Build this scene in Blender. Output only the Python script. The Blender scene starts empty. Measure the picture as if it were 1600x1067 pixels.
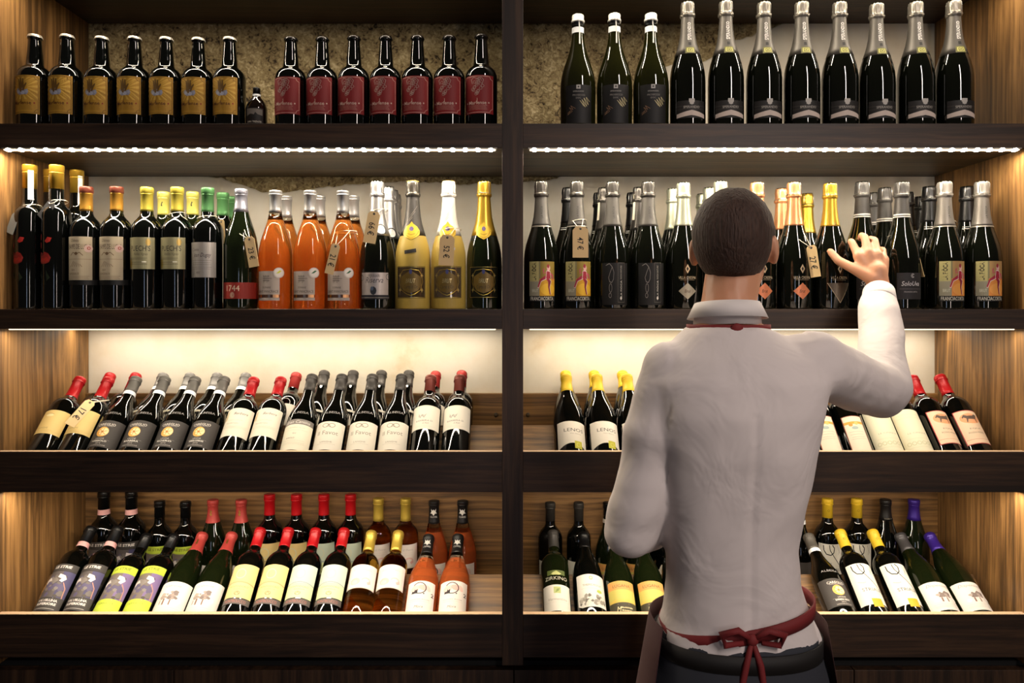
import bpy, bmesh, math, random
from mathutils import Vector, Matrix, noise
random.seed(7)
C = bpy.context.scene.collection
sc = bpy.context.scene
PI = math.pi
# ---------------------------------------------------------------- camera, exposure, lights
F = 1150.0            # focal length in pixels of the 1600-wide frame
D = 1.78              # camera to shelf front
EYE = 1.5
HY = 484.0            # pixel row of the eye level
def X_at(px, dep): return (px - 800.0) * (D + dep) / F
def Z_at(py, dep): return EYE - (py - HY) * (D + dep) / F
cam_d = bpy.data.cameras.new('camera'); cam = bpy.data.objects.new('camera', cam_d); C.objects.link(cam)
cam.location = (0, -D, EYE); cam.rotation_euler = (PI/2, 0, 0)
cam_d.sensor_width = 36; cam_d.lens = F*36/1600; cam_d.shift_y = -(533.5-HY)/1600
cam_d.clip_start = .02
sc.camera = cam
sc.view_settings.view_transform = 'Standard'; sc.view_settings.look = 'None'
sc.view_settings.exposure = 0.0; sc.view_settings.gamma = 1.0; sc.view_settings.use_curve_mapping = False
sc.cycles.use_denoising = True
sc.cycles.max_bounces = 10; sc.cycles.transmission_bounces = 8; sc.cycles.sample_clamp_indirect = 4
w = bpy.data.worlds.new('world'); sc.world = w; w.use_nodes = True
w.node_tree.nodes['Background'].inputs[0].default_value = (1, .86, .74, 1)
w.node_tree.nodes['Background'].inputs[1].default_value = .035
XL, XR = -1.245, 1.243           # inner faces of the outer panels
DL, DR = -.024, .027             # faces of the middle divider
WARM = (1.0, .86, .67)
def area(name, loc, sx, sy, power, color, rot=(0,0,0), spread=180):
    l = bpy.data.lights.new(name, 'AREA'); l.shape = 'RECTANGLE'; l.size = sx; l.size_y = sy
    l.energy = power; l.color = color; l.spread = math.radians(spread)
    o = bpy.data.objects.new(name, l); C.objects.link(o); o.location = loc; o.rotation_euler = rot
    return o
S1T, S1B = 1.9505, 1.8916        # upper shelf
S2T, S2B = 1.5015, 1.4536        # lower shelf
TOPB = 2.3417                    # underside of the top board
T3T, T3B = 1.1563, 1.0588        # upper display tray
T4T, T4B = .763, .6594           # lower display tray
P_STRIP = dict(row1=4.7, row2=7.5, row3=3.3, row3b=2.7, row4=6.2)
for bay, (a, b) in enumerate(((XL, DL), (DR, XR))):
    cx, ln = (a+b)/2, (b-a)-.03
    area('strip_light', (cx, .018, TOPB-.0085), ln, .008, P_STRIP['row1'], WARM)
    area('strip_light', (cx, .009, S1B-.0095), ln, .007, P_STRIP['row2'], WARM)
    area('strip_light', (cx, .022, S2B-.0052), ln, .008, P_STRIP['row3'], WARM)
    area('strip_light', (cx, .300, S2B-.0052), ln, .008, P_STRIP['row3b'], WARM)
    area('strip_light', (cx, .022, T3B-.0052), ln, .008, P_STRIP['row4'], WARM)
# lights behind the customer: tall cool window slits, plus an added warm fill for his back
area('window_light', (-.35, -4.2, 1.05), .07, 1.5, 5, (.62, .74, 1), (PI/2, 0, 0))
area('window_light', (1.45, -4.2, 1.05), .08, 1.5, 12, (1, .84, .74), (PI/2, 0, 0))
o = area('added_back_fill', (1.5, -2.7, 2.95), .16, 1.8, 19, (1, .87, .80), spread=110)
o.rotation_euler = (Vector((.42, -.3, 1.0)) - Vector(o.location)).to_track_quat('-Z', 'Y').to_euler()

# ---------------------------------------------------------------- helpers
def lin(c):
    return tuple(((v/255)/12.92 if v/255 <= .04045 else ((v/255+.055)/1.055)**2.4) for v in c)
def hx(s): return tuple(int(s[i:i+2], 16) for i in (0, 2, 4))
_m = {}
def mat(name, col, rough=.5, metal=0, trans=0, ior=1.45, emit=None, es=0, spec=.5, coat=0, alpha=1):
    if name in _m: return _m[name]
    m = bpy.data.materials.new(name); m.use_nodes = True
    b = m.node_tree.nodes['Principled BSDF']; c = lin(hx(col)) if isinstance(col, str) else col
    b.inputs['Base Color'].default_value = (*c, 1); b.inputs['Roughness'].default_value = rough
    b.inputs['Metallic'].default_value = metal; b.inputs['Transmission Weight'].default_value = trans
    b.inputs['IOR'].default_value = ior; b.inputs['Specular IOR Level'].default_value = spec
    b.inputs['Coat Weight'].default_value = coat; b.inputs['Alpha'].default_value = alpha
    if emit: b.inputs['Emission Color'].default_value = (*emit, 1); b.inputs['Emission Strength'].default_value = es
    _m[name] = m; return m
def nodes(m): return m.node_tree.nodes, m.node_tree.links
def wood(name, dark, mid, light, axis, rough=.45, fine=95.):
    """laminated walnut; axis = direction of the grain"""
    m = mat(name, mid, rough); n, l = nodes(m); b = n['Principled BSDF']
    tc = n.new('ShaderNodeTexCoord'); mp = n.new('ShaderNodeMapping')
    s = [1., 1., 1.]; s['xyz'.index(axis)] = .035
    mp.inputs['Scale'].default_value = s; l.new(tc.outputs['Object'], mp.inputs[0])
    # slow waviness of the grain
    n0 = n.new('ShaderNodeTexNoise'); n0.inputs['Scale'].default_value = 2.2; l.new(tc.outputs['Object'], n0.inputs[0])
    add = n.new('ShaderNodeVectorMath'); add.operation = 'MULTIPLY_ADD'
    l.new(n0.outputs['Color'], add.inputs[0]); add.inputs[1].default_value = (.022, .022, .022); l.new(mp.outputs[0], add.inputs[2])
    n1 = n.new('ShaderNodeTexNoise'); n1.inputs['Scale'].default_value = fine; n1.inputs['Detail'].default_value = 5; n1.inputs['Roughness'].default_value = .65
    l.new(add.outputs[0], n1.inputs[0])
    n2 = n.new('ShaderNodeTexNoise'); n2.inputs['Scale'].default_value = fine*.16; n2.inputs['Detail'].default_value = 2
    l.new(add.outputs[0], n2.inputs[0])
    mx = n.new('ShaderNodeMix'); mx.data_type = 'FLOAT'; mx.inputs[0].default_value = .36
    l.new(n1.outputs['Fac'], mx.inputs[2]); l.new(n2.outputs['Fac'], mx.inputs[3])
    cr = n.new('ShaderNodeValToRGB'); e = cr.color_ramp.elements
    e[0].position = .40; e[0].color = (*lin(hx(dark)), 1); e[1].position = .61; e[1].color = (*lin(hx(light)), 1)
    k = e.new(.5); k.color = (*lin(hx(mid)), 1)
    l.new(mx.outputs[0], cr.inputs[0]); l.new(cr.outputs[0], b.inputs['Base Color'])
    bp = n.new('ShaderNodeBump'); bp.inputs['Strength'].default_value = .12; bp.inputs['Distance'].default_value = .001
    l.new(n1.outputs['Fac'], bp.inputs['Height']); l.new(bp.outputs[0], b.inputs['Normal'])
    return m
def obj(name, me, mats=None, parent=None, label=None, smooth=False):
    if isinstance(me, bmesh.types.BMesh):
        bm = me; me = bpy.data.meshes.new(name)
        bmesh.ops.recalc_face_normals(bm, faces=bm.faces)
        if smooth:
            for f in bm.faces: f.smooth = True
        bm.to_mesh(me); bm.free()
        for x in (mats if isinstance(mats, (list, tuple)) else [mats]):
            if x: me.materials.append(x)
    o = bpy.data.objects.new(name, me); C.objects.link(o)
    if parent: o.parent = parent
    if label: o['label'] = label
    return o
def thing(name, label, cat, loc=(0,0,0), group=None):
    o = bpy.data.objects.new(name, None); C.objects.link(o); o.location = loc; o.empty_display_size = .02
    o['label'] = label; o['category'] = cat
    if group: o['group'] = group
    return o
def box(bm, x0, y0, z0, x1, y1, z1, bev=0, mi=0):
    vs = [bm.verts.new(p) for p in ((x0,y0,z0),(x1,y0,z0),(x1,y1,z0),(x0,y1,z0),(x0,y0,z1),(x1,y0,z1),(x1,y1,z1),(x0,y1,z1))]
    fs = [bm.faces.new([vs[i] for i in q]) for q in ((0,3,2,1),(4,5,6,7),(0,1,5,4),(1,2,6,5),(2,3,7,6),(3,0,4,7))]
    for f in fs: f.material_index = mi
    if bev:
        es = list({e for f in fs for e in f.edges})
        bmesh.ops.bevel(bm, geom=es, offset=bev, segments=2, affect='EDGES', profile=.5)
def bx(*a, **k):
    bm = bmesh.new(); box(bm, *a, **k); return bm
def lathe(bm, prof, seg=32, mi=0, cap0=True, cap1=True, ox=0, oy=0):
    rings = []
    for r, z in prof:
        rings.append([bm.verts.new((ox+r*math.cos(2*PI*i/seg), oy+r*math.sin(2*PI*i/seg), z)) for i in range(seg)])
    for a, b in zip(rings, rings[1:]):
        for i in range(seg):
            f = bm.faces.new((a[i], a[(i+1)%seg], b[(i+1)%seg], b[i])); f.material_index = mi; f.smooth = True
    if cap0: f = bm.faces.new(rings[0][::-1]); f.material_index = mi
    if cap1: f = bm.faces.new(rings[-1]); f.material_index = mi
def tube(bm, pts, r, seg=6, mi=0, closed=False):
    pts = [Vector(p) for p in pts]; n = len(pts); rings = []
    rr = r if isinstance(r, (list, tuple)) else [r]*n
    up = None
    for i, p in enumerate(pts):
        a = pts[(i-1) % n] if closed or i > 0 else p; b = pts[(i+1) % n] if closed or i < n-1 else p
        t = (b-a).normalized()
        if up is None or abs(up.dot(t)) > .98: up = Vector((0,0,1)) if abs(t.z) < .9 else Vector((1,0,0))
        u = (up - t*up.dot(t)).normalized(); up = u; v = t.cross(u)
        rings.append([bm.verts.new(p + (u*math.cos(2*PI*k/seg)+v*math.sin(2*PI*k/seg))*rr[i]) for k in range(seg)])
    for i in range(n if closed else n-1):
        a, b = rings[i], rings[(i+1) % n]
        for k in range(seg):
            f = bm.faces.new((a[k], a[(k+1)%seg], b[(k+1)%seg], b[k])); f.smooth = True; f.material_index = mi
    if not closed:
        bm.faces.new(rings[0][::-1]).material_index = mi; bm.faces.new(rings[-1]).material_index = mi

# ---------------------------------------------------------------- setting: wall, floor, plaster
def rough_wall_mat():
    m = mat('exposed_rubble_stone', '8a7a5c', .9); n, l = nodes(m); b = n['Principled BSDF']
    tc = n.new('ShaderNodeTexCoord')
    n1 = n.new('ShaderNodeTexNoise'); n1.inputs['Scale'].default_value = 22; n1.inputs['Detail'].default_value = 8; n1.inputs['Roughness'].default_value = .7
    n2 = n.new('ShaderNodeTexNoise'); n2.inputs['Scale'].default_value = 75; n2.inputs['Detail'].default_value = 4; n2.inputs['Distortion'].default_value = 1.2
    for q in (n1, n2): l.new(tc.outputs['Object'], q.inputs[0])
    mx = n.new('ShaderNodeMix'); mx.data_type = 'FLOAT'; mx.inputs[0].default_value = .5
    l.new(n1.outputs['Fac'], mx.inputs[2]); l.new(n2.outputs['Fac'], mx.inputs[3])
    cr = n.new('ShaderNodeValToRGB'); e = cr.color_ramp.elements
    e[0].position = .38; e[0].color = (*lin(hx('31261a')), 1); e[1].position = .63; e[1].color = (*lin(hx('cdbb92')), 1)
    e.new(.44).color = (*lin(hx('85724f')), 1); e.new(.54).color = (*lin(hx('a8966c')), 1)
    l.new(mx.outputs[0], cr.inputs[0]); l.new(cr.outputs[0], b.inputs['Base Color'])
    bp = n.new('ShaderNodeBump'); bp.inputs['Strength'].default_value = 1; bp.inputs['Distance'].default_value = .014
    l.new(mx.outputs[0], bp.inputs['Height']); l.new(bp.outputs[0], b.inputs['Normal'])
    return m
def plaster_mat():
    m = mat('cream_plaster', 'dccfb0', .85); n, l = nodes(m); b = n['Principled BSDF']
    tc = n.new('ShaderNodeTexCoord')
    n1 = n.new('ShaderNodeTexNoise'); n1.inputs['Scale'].default_value = 5; n1.inputs['Detail'].default_value = 9; n1.inputs['Roughness'].default_value = .62
    l.new(tc.outputs['Object'], n1.inputs[0])
    cr = n.new('ShaderNodeValToRGB'); e = cr.color_ramp.elements
    e[0].position = .27; e[0].color = (*lin(hx('c8b698')), 1); e[1].position = .6; e[1].color = (*lin(hx('dcd6c8')), 1)
    e.new(.38).color = (*lin(hx('d6cbb6')), 1)
    l.new(n1.outputs['Fac'], cr.inputs[0]); l.new(cr.outputs[0], b.inputs['Base Color'])
    bp = n.new('ShaderNodeBump'); bp.inputs['Strength'].default_value = .5; bp.inputs['Distance'].default_value = .004
    l.new(n1.outputs['Fac'], bp.inputs['Height']); l.new(bp.outputs[0], b.inputs['Normal'])
    return m
bm = bmesh.new()
nx, nz = 150, 75; x0, x1, z0, z1 = -1.5, 1.5, 1.3, 2.6; grid = []
for j in range(nz+1):
    row = []
    for i in range(nx+1):
        x = x0+(x1-x0)*i/nx; z = z0+(z1-z0)*j/nz
        y = .4+.008*noise.fractal(Vector((x*9, z*9, .3)), .8, 2.1, 5)
        row.append(bm.verts.new((x, max(.393, y), z)))
    grid.append(row)
for j in range(nz):
    for i in range(nx):
        bm.faces.new((grid[j][i], grid[j][i+1], grid[j+1][i+1], grid[j+1][i])).smooth = True
box(bm, -3.2, .43, 0, 3.2, .6, 2.9)
o = obj('wall_back', bm, rough_wall_mat()); o['kind'] = 'structure'
# plaster coat, broken off along an irregular edge
def edge_top(px):
    if px < 800: pts = [(100,262),(300,270),(345,279),(385,291),(412,301),(450,299),(500,294),(545,288),(575,285),(660,283),(700,287),(790,287)]
    else: pts = [(800,286),(870,279),(880,272),(1026,270),(1032,193),(1037,104),(1060,98),(1104,96),(1128,76),(1149,62),(1175,55),(1220,38),(1260,20),(1500,10)]
    for (a, b), (c, d) in zip(pts, pts[1:]):
        if a <= px <= c: return b+(d-b)*(px-a)/(c-a)
    return pts[-1][1]
bm = bmesh.new()
for (pa, pb) in ((112, 791), (813, 1486)):
    cols = []
    n_ = int((pb-pa)/3)
    for i in range(n_+1):
        px = pa+(pb-pa)*i/n_; x = X_at(px, .388)
        zt = Z_at(edge_top(px), .388)+.004*noise.noise(Vector((x*60, 0, 0)))+.006*noise.noise(Vector((x*17, 3, 0)))
        ks = [1.08+(zt-1.08)*j/14 for j in range(14)]+[zt-.004, zt]
        cols.append([bm.verts.new((x, (.3875 if j < 15 else .392)+(.0012*noise.noise(Vector((x*4, z*4, 5))) if j < 15 else 0), z)) for j, z in enumerate(ks)]+[bm.verts.new((x, .40, zt))])
    for a, b in zip(cols, cols[1:]):
        for j in range(len(a)-1):
            f = bm.faces.new((a[j], b[j], b[j+1], a[j+1])); f.smooth = j < 14
o = obj('trim_1', bm, plaster_mat()); o['kind'] = 'structure'; o['label'] = 'smooth cream plaster coat broken off above along a ragged edge'
fl = bx(-3.2, -5.2, -.06, 3.2, .6, 0)
fm = wood('floor_boards', '2b2018', '3a2c20', '4a3a2b', 'x', .5, 20)
o = obj('floor', fl, fm); o['kind'] = 'structure'

# ---------------------------------------------------------------- shelving unit
WV = wood('walnut_laminate_upright', '4e3820', '775631', '9a7344', 'z')
WH = wood('walnut_laminate_level', '4e3820', '775631', '9a7344', 'x')
WD = wood('walnut_laminate_deep', '33281a', '4c3e2a', '66533a', 'x')
EH = wood('walnut_shaded_front_level', '1d120a', '2d1d12', '402c1c', 'x', .5)  # same walnut, with the low light on front faces put into its tone
EV = wood('walnut_shaded_front_upright', '1d120a', '2d1d12', '402c1c', 'z', .5)
BK = mat('black_recess', '060606', .8)
LT = mat('lit_lip_wood', 'c9a987', .5)  # wood tone lightened to paint the lit top of the tray fronts
unit = thing('wall_shelving_unit', 'tall built-in dark walnut wine shelving with a middle divider and lit bays', 'shelving')
TH = .03
bm = bx(XL-TH, 0, .64, XL, .385, 2.6, bev=.0008); obj('side_panel', bm, WV, unit)
bm = bx(XR, 0, .64, XR+TH, .385, 2.6, bev=.0008); obj('side_panel', bm, WV, unit)
bm = bx(DL, 0, .64, DR, .385, 2.6, bev=.0008); obj('divider', bm, EV, unit)
def two(name, mats, y0, z0, y1, z1, bev=.0008, gap=0, label=None):
    for a, b in ((XL, DL), (DR, XR)):
        obj(name, bx(a+gap, y0, z0, b-gap, y1, z1, bev=bev), mats, unit, label)
two('top_board', EH, .0, TOPB, .385, TOPB+.06)
def faced_shelf(zb, zt):
    for a, b in ((XL, DL), (DR, XR)):
        s = obj('shelf', bx(a, .002, zb, b, .385, zt, bev=.0004), WD, unit)
        obj('shaded_front', bx(a, 0, zb, b, .002, zt, bev=.0006), EH, s)
faced_shelf(S1B, S1T); faced_shelf(S2B, S2T)
for zt, zb, fz, bz, wb in ((T3T, T3B, 1.066, 1.190, None), (T4T, T4B, .6655, .786, None)):
    for a, b in ((XL, DL), (DR, XR)):
        s = obj('tray_front', bx(a, 0, zb, b, .015, zt, bev=.0006), EH, unit)
        obj('tray_lip', bx(a, -.0002, zt, b, .0155, zt+.0012, bev=.0004), LT, s, 'thin strip coloured as the lit top of the tray front')
        obj('tray_floor', bx(a, .015, zb+.001, b, .385, fz, bev=.0005), WH, unit)
        # sloping board between the two rows of bottles
        th = math.radians(42 if fz > 1 else 47)
        d0 = .022+2*.0375*math.cos(th)-.0; base = (.0205+.0375*2*math.cos(th)+.002, fz+.001)
        L = (bz-fz)/math.cos(th); t_ = .007
        bm = bmesh.new()
        sx, cz = math.sin(th), math.cos(th)
        pr = [(base[0], base[1]), (base[0]+L*sx, base[1]+L*cz), (base[0]+L*sx+t_*cz, base[1]+L*cz-t_*sx*.2), (base[0]+t_/cz, base[1])]
        va = [bm.verts.new((a+.001, y, z)) for y, z in pr]; vb = [bm.verts.new((b-.001, y, z)) for y, z in pr]
        bm.faces.new(va); bm.faces.new(vb[::-1])
        for i in range(4): bm.faces.new((va[i], vb[i], vb[(i+1)%4], va[(i+1)%4]))
        obj('sloping_board', bm, WH, unit)
two('rear_board', WH, .368, 1.067, .386, 1.2556)
two('rear_board', WH, .368, .6665, .386, T3B+.001)
for px, py in ((775, 648), (825, 648), (774, 905), (828, 905), (143, 648), (1452, 648)):
    x = X_at(px, .367); z = Z_at(py, .367)
    bm = bmesh.new(); lathe(bm, [(.0062, 0), (.0062, .0016), (.005, .0022), (.0012, .0024)], 20)
    p = obj('screw_cover', bm, WD, unit, smooth=True); p.location = (x, .3685, z); p.rotation_euler = (PI/2, 0, 0)
# LED strips
diode_me = None
def led_strip(cx, ln, y, z, lab, n, visible=True):
    t = thing('led_strip', lab, 'light strip', (cx, y, z), 'led strips under the shelves')
    obj('channel', bx(-ln/2, -.007, -.0035, ln/2, .007, 0, bev=.0005), mat('aluminium', 'b8b4ac', .4, 1), t)
    obj('diffuser', bx(-ln/2+.004, -.0055, -.0062, ln/2-.004, .0055, -.0035, bev=.001), mat('lit_diffuser', 'fff0d8', .6, emit=(1, .83, .6), es=2.5), t)
    global diode_me
    if diode_me is None:
        b_ = bx(-.0028, -.0062, -.0062, .0028, -.0022, .0062+.0, bev=.001); 
        b_.free(); b_ = bx(-.0045, -.0085, -.0082, .0045, .002, -.0015, bev=.0012)
        diode_me = bpy.data.meshes.new('diode'); b_.to_mesh(diode_me); b_.free()
        diode_me.materials.append(mat('lit_diode', 'ffffff', .6, emit=(1, .88, .7), es=110))
    if visible:
        for i in range(n):
            d = bpy.data.objects.new('diode', diode_me); C.objects.link(d); d.parent = t
            d.location = (-ln/2+ln*(i+.5)/n, 0, 0)
for side, (a, b) in (('left', (XL, DL)), ('right', (DR, XR))):
    cx, ln = (a+b)/2, (b-a)-.024
    led_strip(cx, ln, .0035, S1B, f'bright dotted warm light strip under the upper shelf of the {side} bay', 39)
    led_strip(cx, ln, .022, TOPB, f'warm light strip under the top board of the {side} bay', 39, False)
    led_strip(cx, ln, .022, S2B+.0035, f'front warm light strip under the lower shelf of the {side} bay', 39, False)
    led_strip(cx, ln, .300, S2B+.0035, f'rear warm light strip under the lower shelf of the {side} bay', 39, False)
    led_strip(cx, ln, .022, T3B+.0035, f'warm light strip under the upper display tray of the {side} bay', 39, False)
# base cabinets below
base = thing('base_cabinet', 'dark walnut low cupboard row under the display trays', 'cabinet')
zt = Z_at(1047, .004)
obj('carcass', bx(-1.9, .03, .1, 1.9, .385, .638), BK, base)
obj('plinth', bx(-1.9, .05, 0, 1.9, .38, .1), BK, base)
edges = [X_at(p, 0) for p in (-263, 270, 803, 1336, 1869)]
for a, b in zip(edges, edges[1:]):
    obj('door', bx(a+.0012, .004, .1, b-.0012, .028, zt, bev=.001), EV, base)
# ================================================================ bottles
# profiles in millimetres: (radius, height)
PROF = dict(
 bordeaux=[(34,0),(36.5,.8),(37,3),(37,60),(37,120),(37,186),(36.3,196),(33.6,206),(28.6,215),(22.4,222),(17.6,228),(15.2,235),(14.3,246),(13.8,284),(15.2,285),(15.2,296),(14,300)],
 burgundy=[(37,0),(40.4,.8),(41,3),(41,60),(41,110),(41,145),(40,160),(37,178),(31.5,198),(25,217),(19.5,235),(16,250),(14.4,265),(14,284),(15.4,285),(15.4,296),(14,298)],
 albeisa=[(35,0),(38,.8),(38.5,3),(38.5,60),(38.5,120),(38.5,142),(37.6,156),(34.5,172),(29,190),(22.5,208),(17.6,225),(15.2,242),(14.2,258),(14,285),(15.2,286),(15.2,297),(14,300)],
 rose=[(37,0),(40.4,.8),(41,3),(41,60),(41,110),(41,135),(39.8,150),(36.4,168),(31,186),(25,204),(19.5,222),(16,238),(14.6,248),(14.4,282),(15.6,283),(15.6,293),(14,296)],
 champagne=[(41,0),(43.6,.8),(44,3),(44,60),(44,105),(43.6,125),(42,142),(38.4,160),(33,178),(27.5,195),(22.6,212),(19.2,230),(17,250),(15.6,272),(15,290),(15,300),(15,318)],
 prosecco=[(40,0),(42.6,.8),(43.2,3),(43.4,50),(44,90),(43.2,112),(40.4,132),(35,152),(28.6,170),(22.6,188),(18,206),(15.2,224),(14,240),(13.6,262),(16,264),(16,268),(14,270),(14,283)],
 beer=[(36,0),(38.6,.8),(39,3),(39,40),(39,80),(39,122),(38,131),(34.5,140),(28.5,147),(22.5,151),(19.2,156),(18,170),(16.2,192),(14.4,214),(14.4,218),(16,219),(16,224),(13.5,229)],
 tall=[(31,0),(33.2,.8),(33.5,3),(33.5,60),(33.5,120),(33.5,180),(33.5,230),(32.4,239),(30.5,247),(24,254),(19,260),(16.6,268),(16,290),(15.6,345),(16.6,346),(16.6,357),(15,360)],
 tiny=[(20,0),(24,1),(25,4),(25,30),(25,48),(22.5,58),(17,68),(11.5,75),(8.5,80),(8,96),(8,98),(6,100)],
)
def rad(pf, z):
    p = PROF[pf]
    for (a, b), (c, d) in zip(p, p[1:]):
        if b <= z <= d: return a+(c-a)*(z-b)/max(d-b, 1e-6)
    return p[-1][0]
# ---- decals: planar art in mm wrapped on the bottle
_tx = {}
def text_geo(s, shear=0, bold=0):
    k = (s, shear, bold)
    if k in _tx: return _tx[k]
    cu = bpy.data.curves.new('t', 'FONT'); cu.body = s; cu.resolution_u = 2; cu.shear = shear; cu.offset = bold
    o = bpy.data.objects.new('t', cu); C.objects.link(o)
    dg = bpy.context.evaluated_depsgraph_get(); me = bpy.data.meshes.new_from_object(o.evaluated_get(dg))
    vs = [(v.co.x, v.co.y) for v in me.vertices]; fs = [tuple(p.vertices) for p in me.polygons]
    bpy.data.objects.remove(o); bpy.data.curves.remove(cu); bpy.data.meshes.remove(me)
    xs = [v[0] for v in vs]; ys = [v[1] for v in vs]
    x0, x1, y0, y1 = min(xs), max(xs), min(ys), max(ys)
    vs = [(x-(x0+x1)/2, y-(y0+y1)/2) for x, y in vs]
    _tx[k] = (vs, fs, x1-x0, y1-y0); return _tx[k]
def T(s, u, v, wd, col, h=None, rot=0, shear=0, bold=0, foil=0):
    vs, fs, ww, hh = text_geo(s, shear, bold)
    a = wd/ww; b = (h/hh) if h else a
    r = math.radians(rot); cr, sr = math.cos(r), math.sin(r)
    out = [(u+x*a*cr-y*b*sr, v+x*a*sr+y*b*cr) for x, y in vs]
    return (out, fs, col, foil, wd/len(s) > 5 and not rot)
def P(pts, col, foil=0): return (list(pts), [tuple(range(len(pts)))], col, foil, True)
def R(u0, v0, u1, v1, col, foil=0): return P([(u0,v0),(u1,v0),(u1,v1),(u0,v1)], col, foil)
def Dk(u, v, r, col, ry=None, n=16, foil=0):
    ry = ry or r; return P([(u+r*math.cos(2*PI*i/n), v+ry*math.sin(2*PI*i/n)) for i in range(n)], col, foil)
def Ln(pts, wd, col, foil=0, closed=False):
    vs, fs = [], []; pts = list(pts)+([pts[0]] if closed else [])
    for (a, b), (c, d) in zip(pts, pts[1:]):
        L = math.hypot(c-a, d-b) or 1; nx_, ny_ = -(d-b)/L*wd/2, (c-a)/L*wd/2; i = len(vs)
        vs += [(a+nx_, b+ny_), (a-nx_, b-ny_), (c-nx_, d-ny_), (c+nx_, d+ny_)]; fs.append((i, i+1, i+2, i+3))
    return (vs, fs, col, foil, True)
def Ring(u, v, r, wd, col, n=20, ry=None, foil=0, a0=0, a1=360):
    ry = ry or r; k = [math.radians(a0+(a1-a0)*i/n) for i in range(n+1)]
    return Ln([(u+r*math.cos(q), v+ry*math.sin(q)) for q in k], wd, col, foil)
def frame(u0, v0, u1, v1, wd, col, foil=0): return Ln([(u0,v0),(u1,v0),(u1,v1),(u0,v1)], wd, col, foil, True)
def fine(u0, u1, vs, col, wd=.5): return [Ln([(u0+(i%3)*1.5, v), (u1-((i*2)%3)*1.5, v)], wd, col) for i, v in enumerate(vs)]
def blobs(u0, v0, u1, v1, cols, n, r, seed):
    q = random.Random(seed); o = []
    for i in range(n):
        a, b = q.uniform(u0+r, u1-r), q.uniform(v0+r, v1-r); rr = r*q.uniform(.4, 1)
        o.append(P([(a+rr*q.uniform(.6, 1.1)*math.cos(k), b+rr*q.uniform(.5, 1)*math.sin(k)) for k in [2*PI*j/9 for j in range(9)]], q.choice(cols)))
    return o
def cmat(col, foil):
    if foil == 1: return mat('foil_'+col, col, .32, .9)
    if foil == 2: return mat('sheen_'+col, col, .35, .35)
    if foil == 3: return mat('glasslike_'+col, col, .08, 0, coat=.5)
    return mat('print_'+col, col, .62)
def decal(pf, elems, rot=0, vstep=None, lift=.35):
    vs_all, fs_all, mi_all, cols = [], [], [], []
    for li, (vs, fs, col, foil, cut) in enumerate(elems):
        if (col, foil) not in cols: cols.append((col, foil))
        mi = cols.index((col, foil))
        if cut:
            b = bmesh.new(); bv = [b.verts.new((x, y, 0)) for x, y in vs]
            for f in fs:
                try: b.faces.new([bv[i] for i in f])
                except ValueError: pass
            xs = [v[0] for v in vs]; ys = [v[1] for v in vs]
            u = math.ceil(min(xs)/4.)*4.
            while u < max(xs):
                if u > min(xs)+.01: bmesh.ops.bisect_plane(b, geom=b.verts[:]+b.edges[:]+b.faces[:], plane_co=(u, 0, 0), plane_no=(1, 0, 0))
                u += 4.
            if vstep:
                u = math.ceil(min(ys)/vstep)*vstep
                while u < max(ys):
                    if u > min(ys)+.01: bmesh.ops.bisect_plane(b, geom=b.verts[:]+b.edges[:]+b.faces[:], plane_co=(0, u, 0), plane_no=(0, 1, 0))
                    u += vstep
            b.verts.index_update()
            vs = [(v.co.x, v.co.y) for v in b.verts]; fs = [tuple(v.index for v in f.verts) for f in b.faces]; b.free()
        n0 = len(vs_all); lf = lift+min(li, 12)*.045+max(0, li-12)*.008
        vc = sum(v[1] for e in elems[:1] for v in e[0])/len(elems[0][0]); R0 = rad(pf, vc)
        for x, y in vs:
            r = rad(pf, y)+lf; a = x/R0+math.radians(rot)
            vs_all.append((r*math.sin(a)*.001, -r*math.cos(a)*.001, y*.001))
        fs_all += [tuple(i+n0 for i in f) for f in fs]; mi_all += [mi]*len(fs)
    me = bpy.data.meshes.new('label'); me.from_pydata(vs_all, [], fs_all); me.polygons.foreach_set('material_index', mi_all)
    for c in cols: me.materials.append(cmat(*c))
    b = bmesh.new(); b.from_mesh(me)
    for f in b.faces:
        ce = f.calc_center_median(); f.normal_update()
        if f.normal.x*ce.x+f.normal.y*ce.y < 0: f.normal_flip()
    b.to_mesh(me); b.free(); return me
# ---- glass
def glass(name, col, dark=True):
    if dark:
        return mat('glass_'+name, col, .04, coat=.25, spec=.55, ior=1.5)
    return mat('glass_'+name, col, .02, trans=1, ior=1.38)
GL = dict(black=glass('black', '040504'), green=glass('green', '0d1306'), olive=glass('olive', '1a1b06'),
          champ=glass('champ', '080a05'), brown=glass('brown', '120906'))
GL['rose'] = glass('rose_wine', 'f6b268', False); GL['pink'] = glass('pink_wine', 'f8a97c', False)
GL['clear'] = glass('clear', 'fbf1de', False); GL['amber'] = glass('amber_wine', 'f7b456', False)
for k_, c_, t_ in (('pink', 'e8743c', .74), ('rose', 'ee9440', .86)):
    b_ = GL[k_].node_tree.nodes['Principled BSDF']; b_.inputs['Base Color'].default_value = (*lin(hx(c_)), 1); b_.inputs['Transmission Weight'].default_value = t_
GL['frost'] = mat('glass_frosted', 'a88f42', .42, spec=.4)
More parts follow.
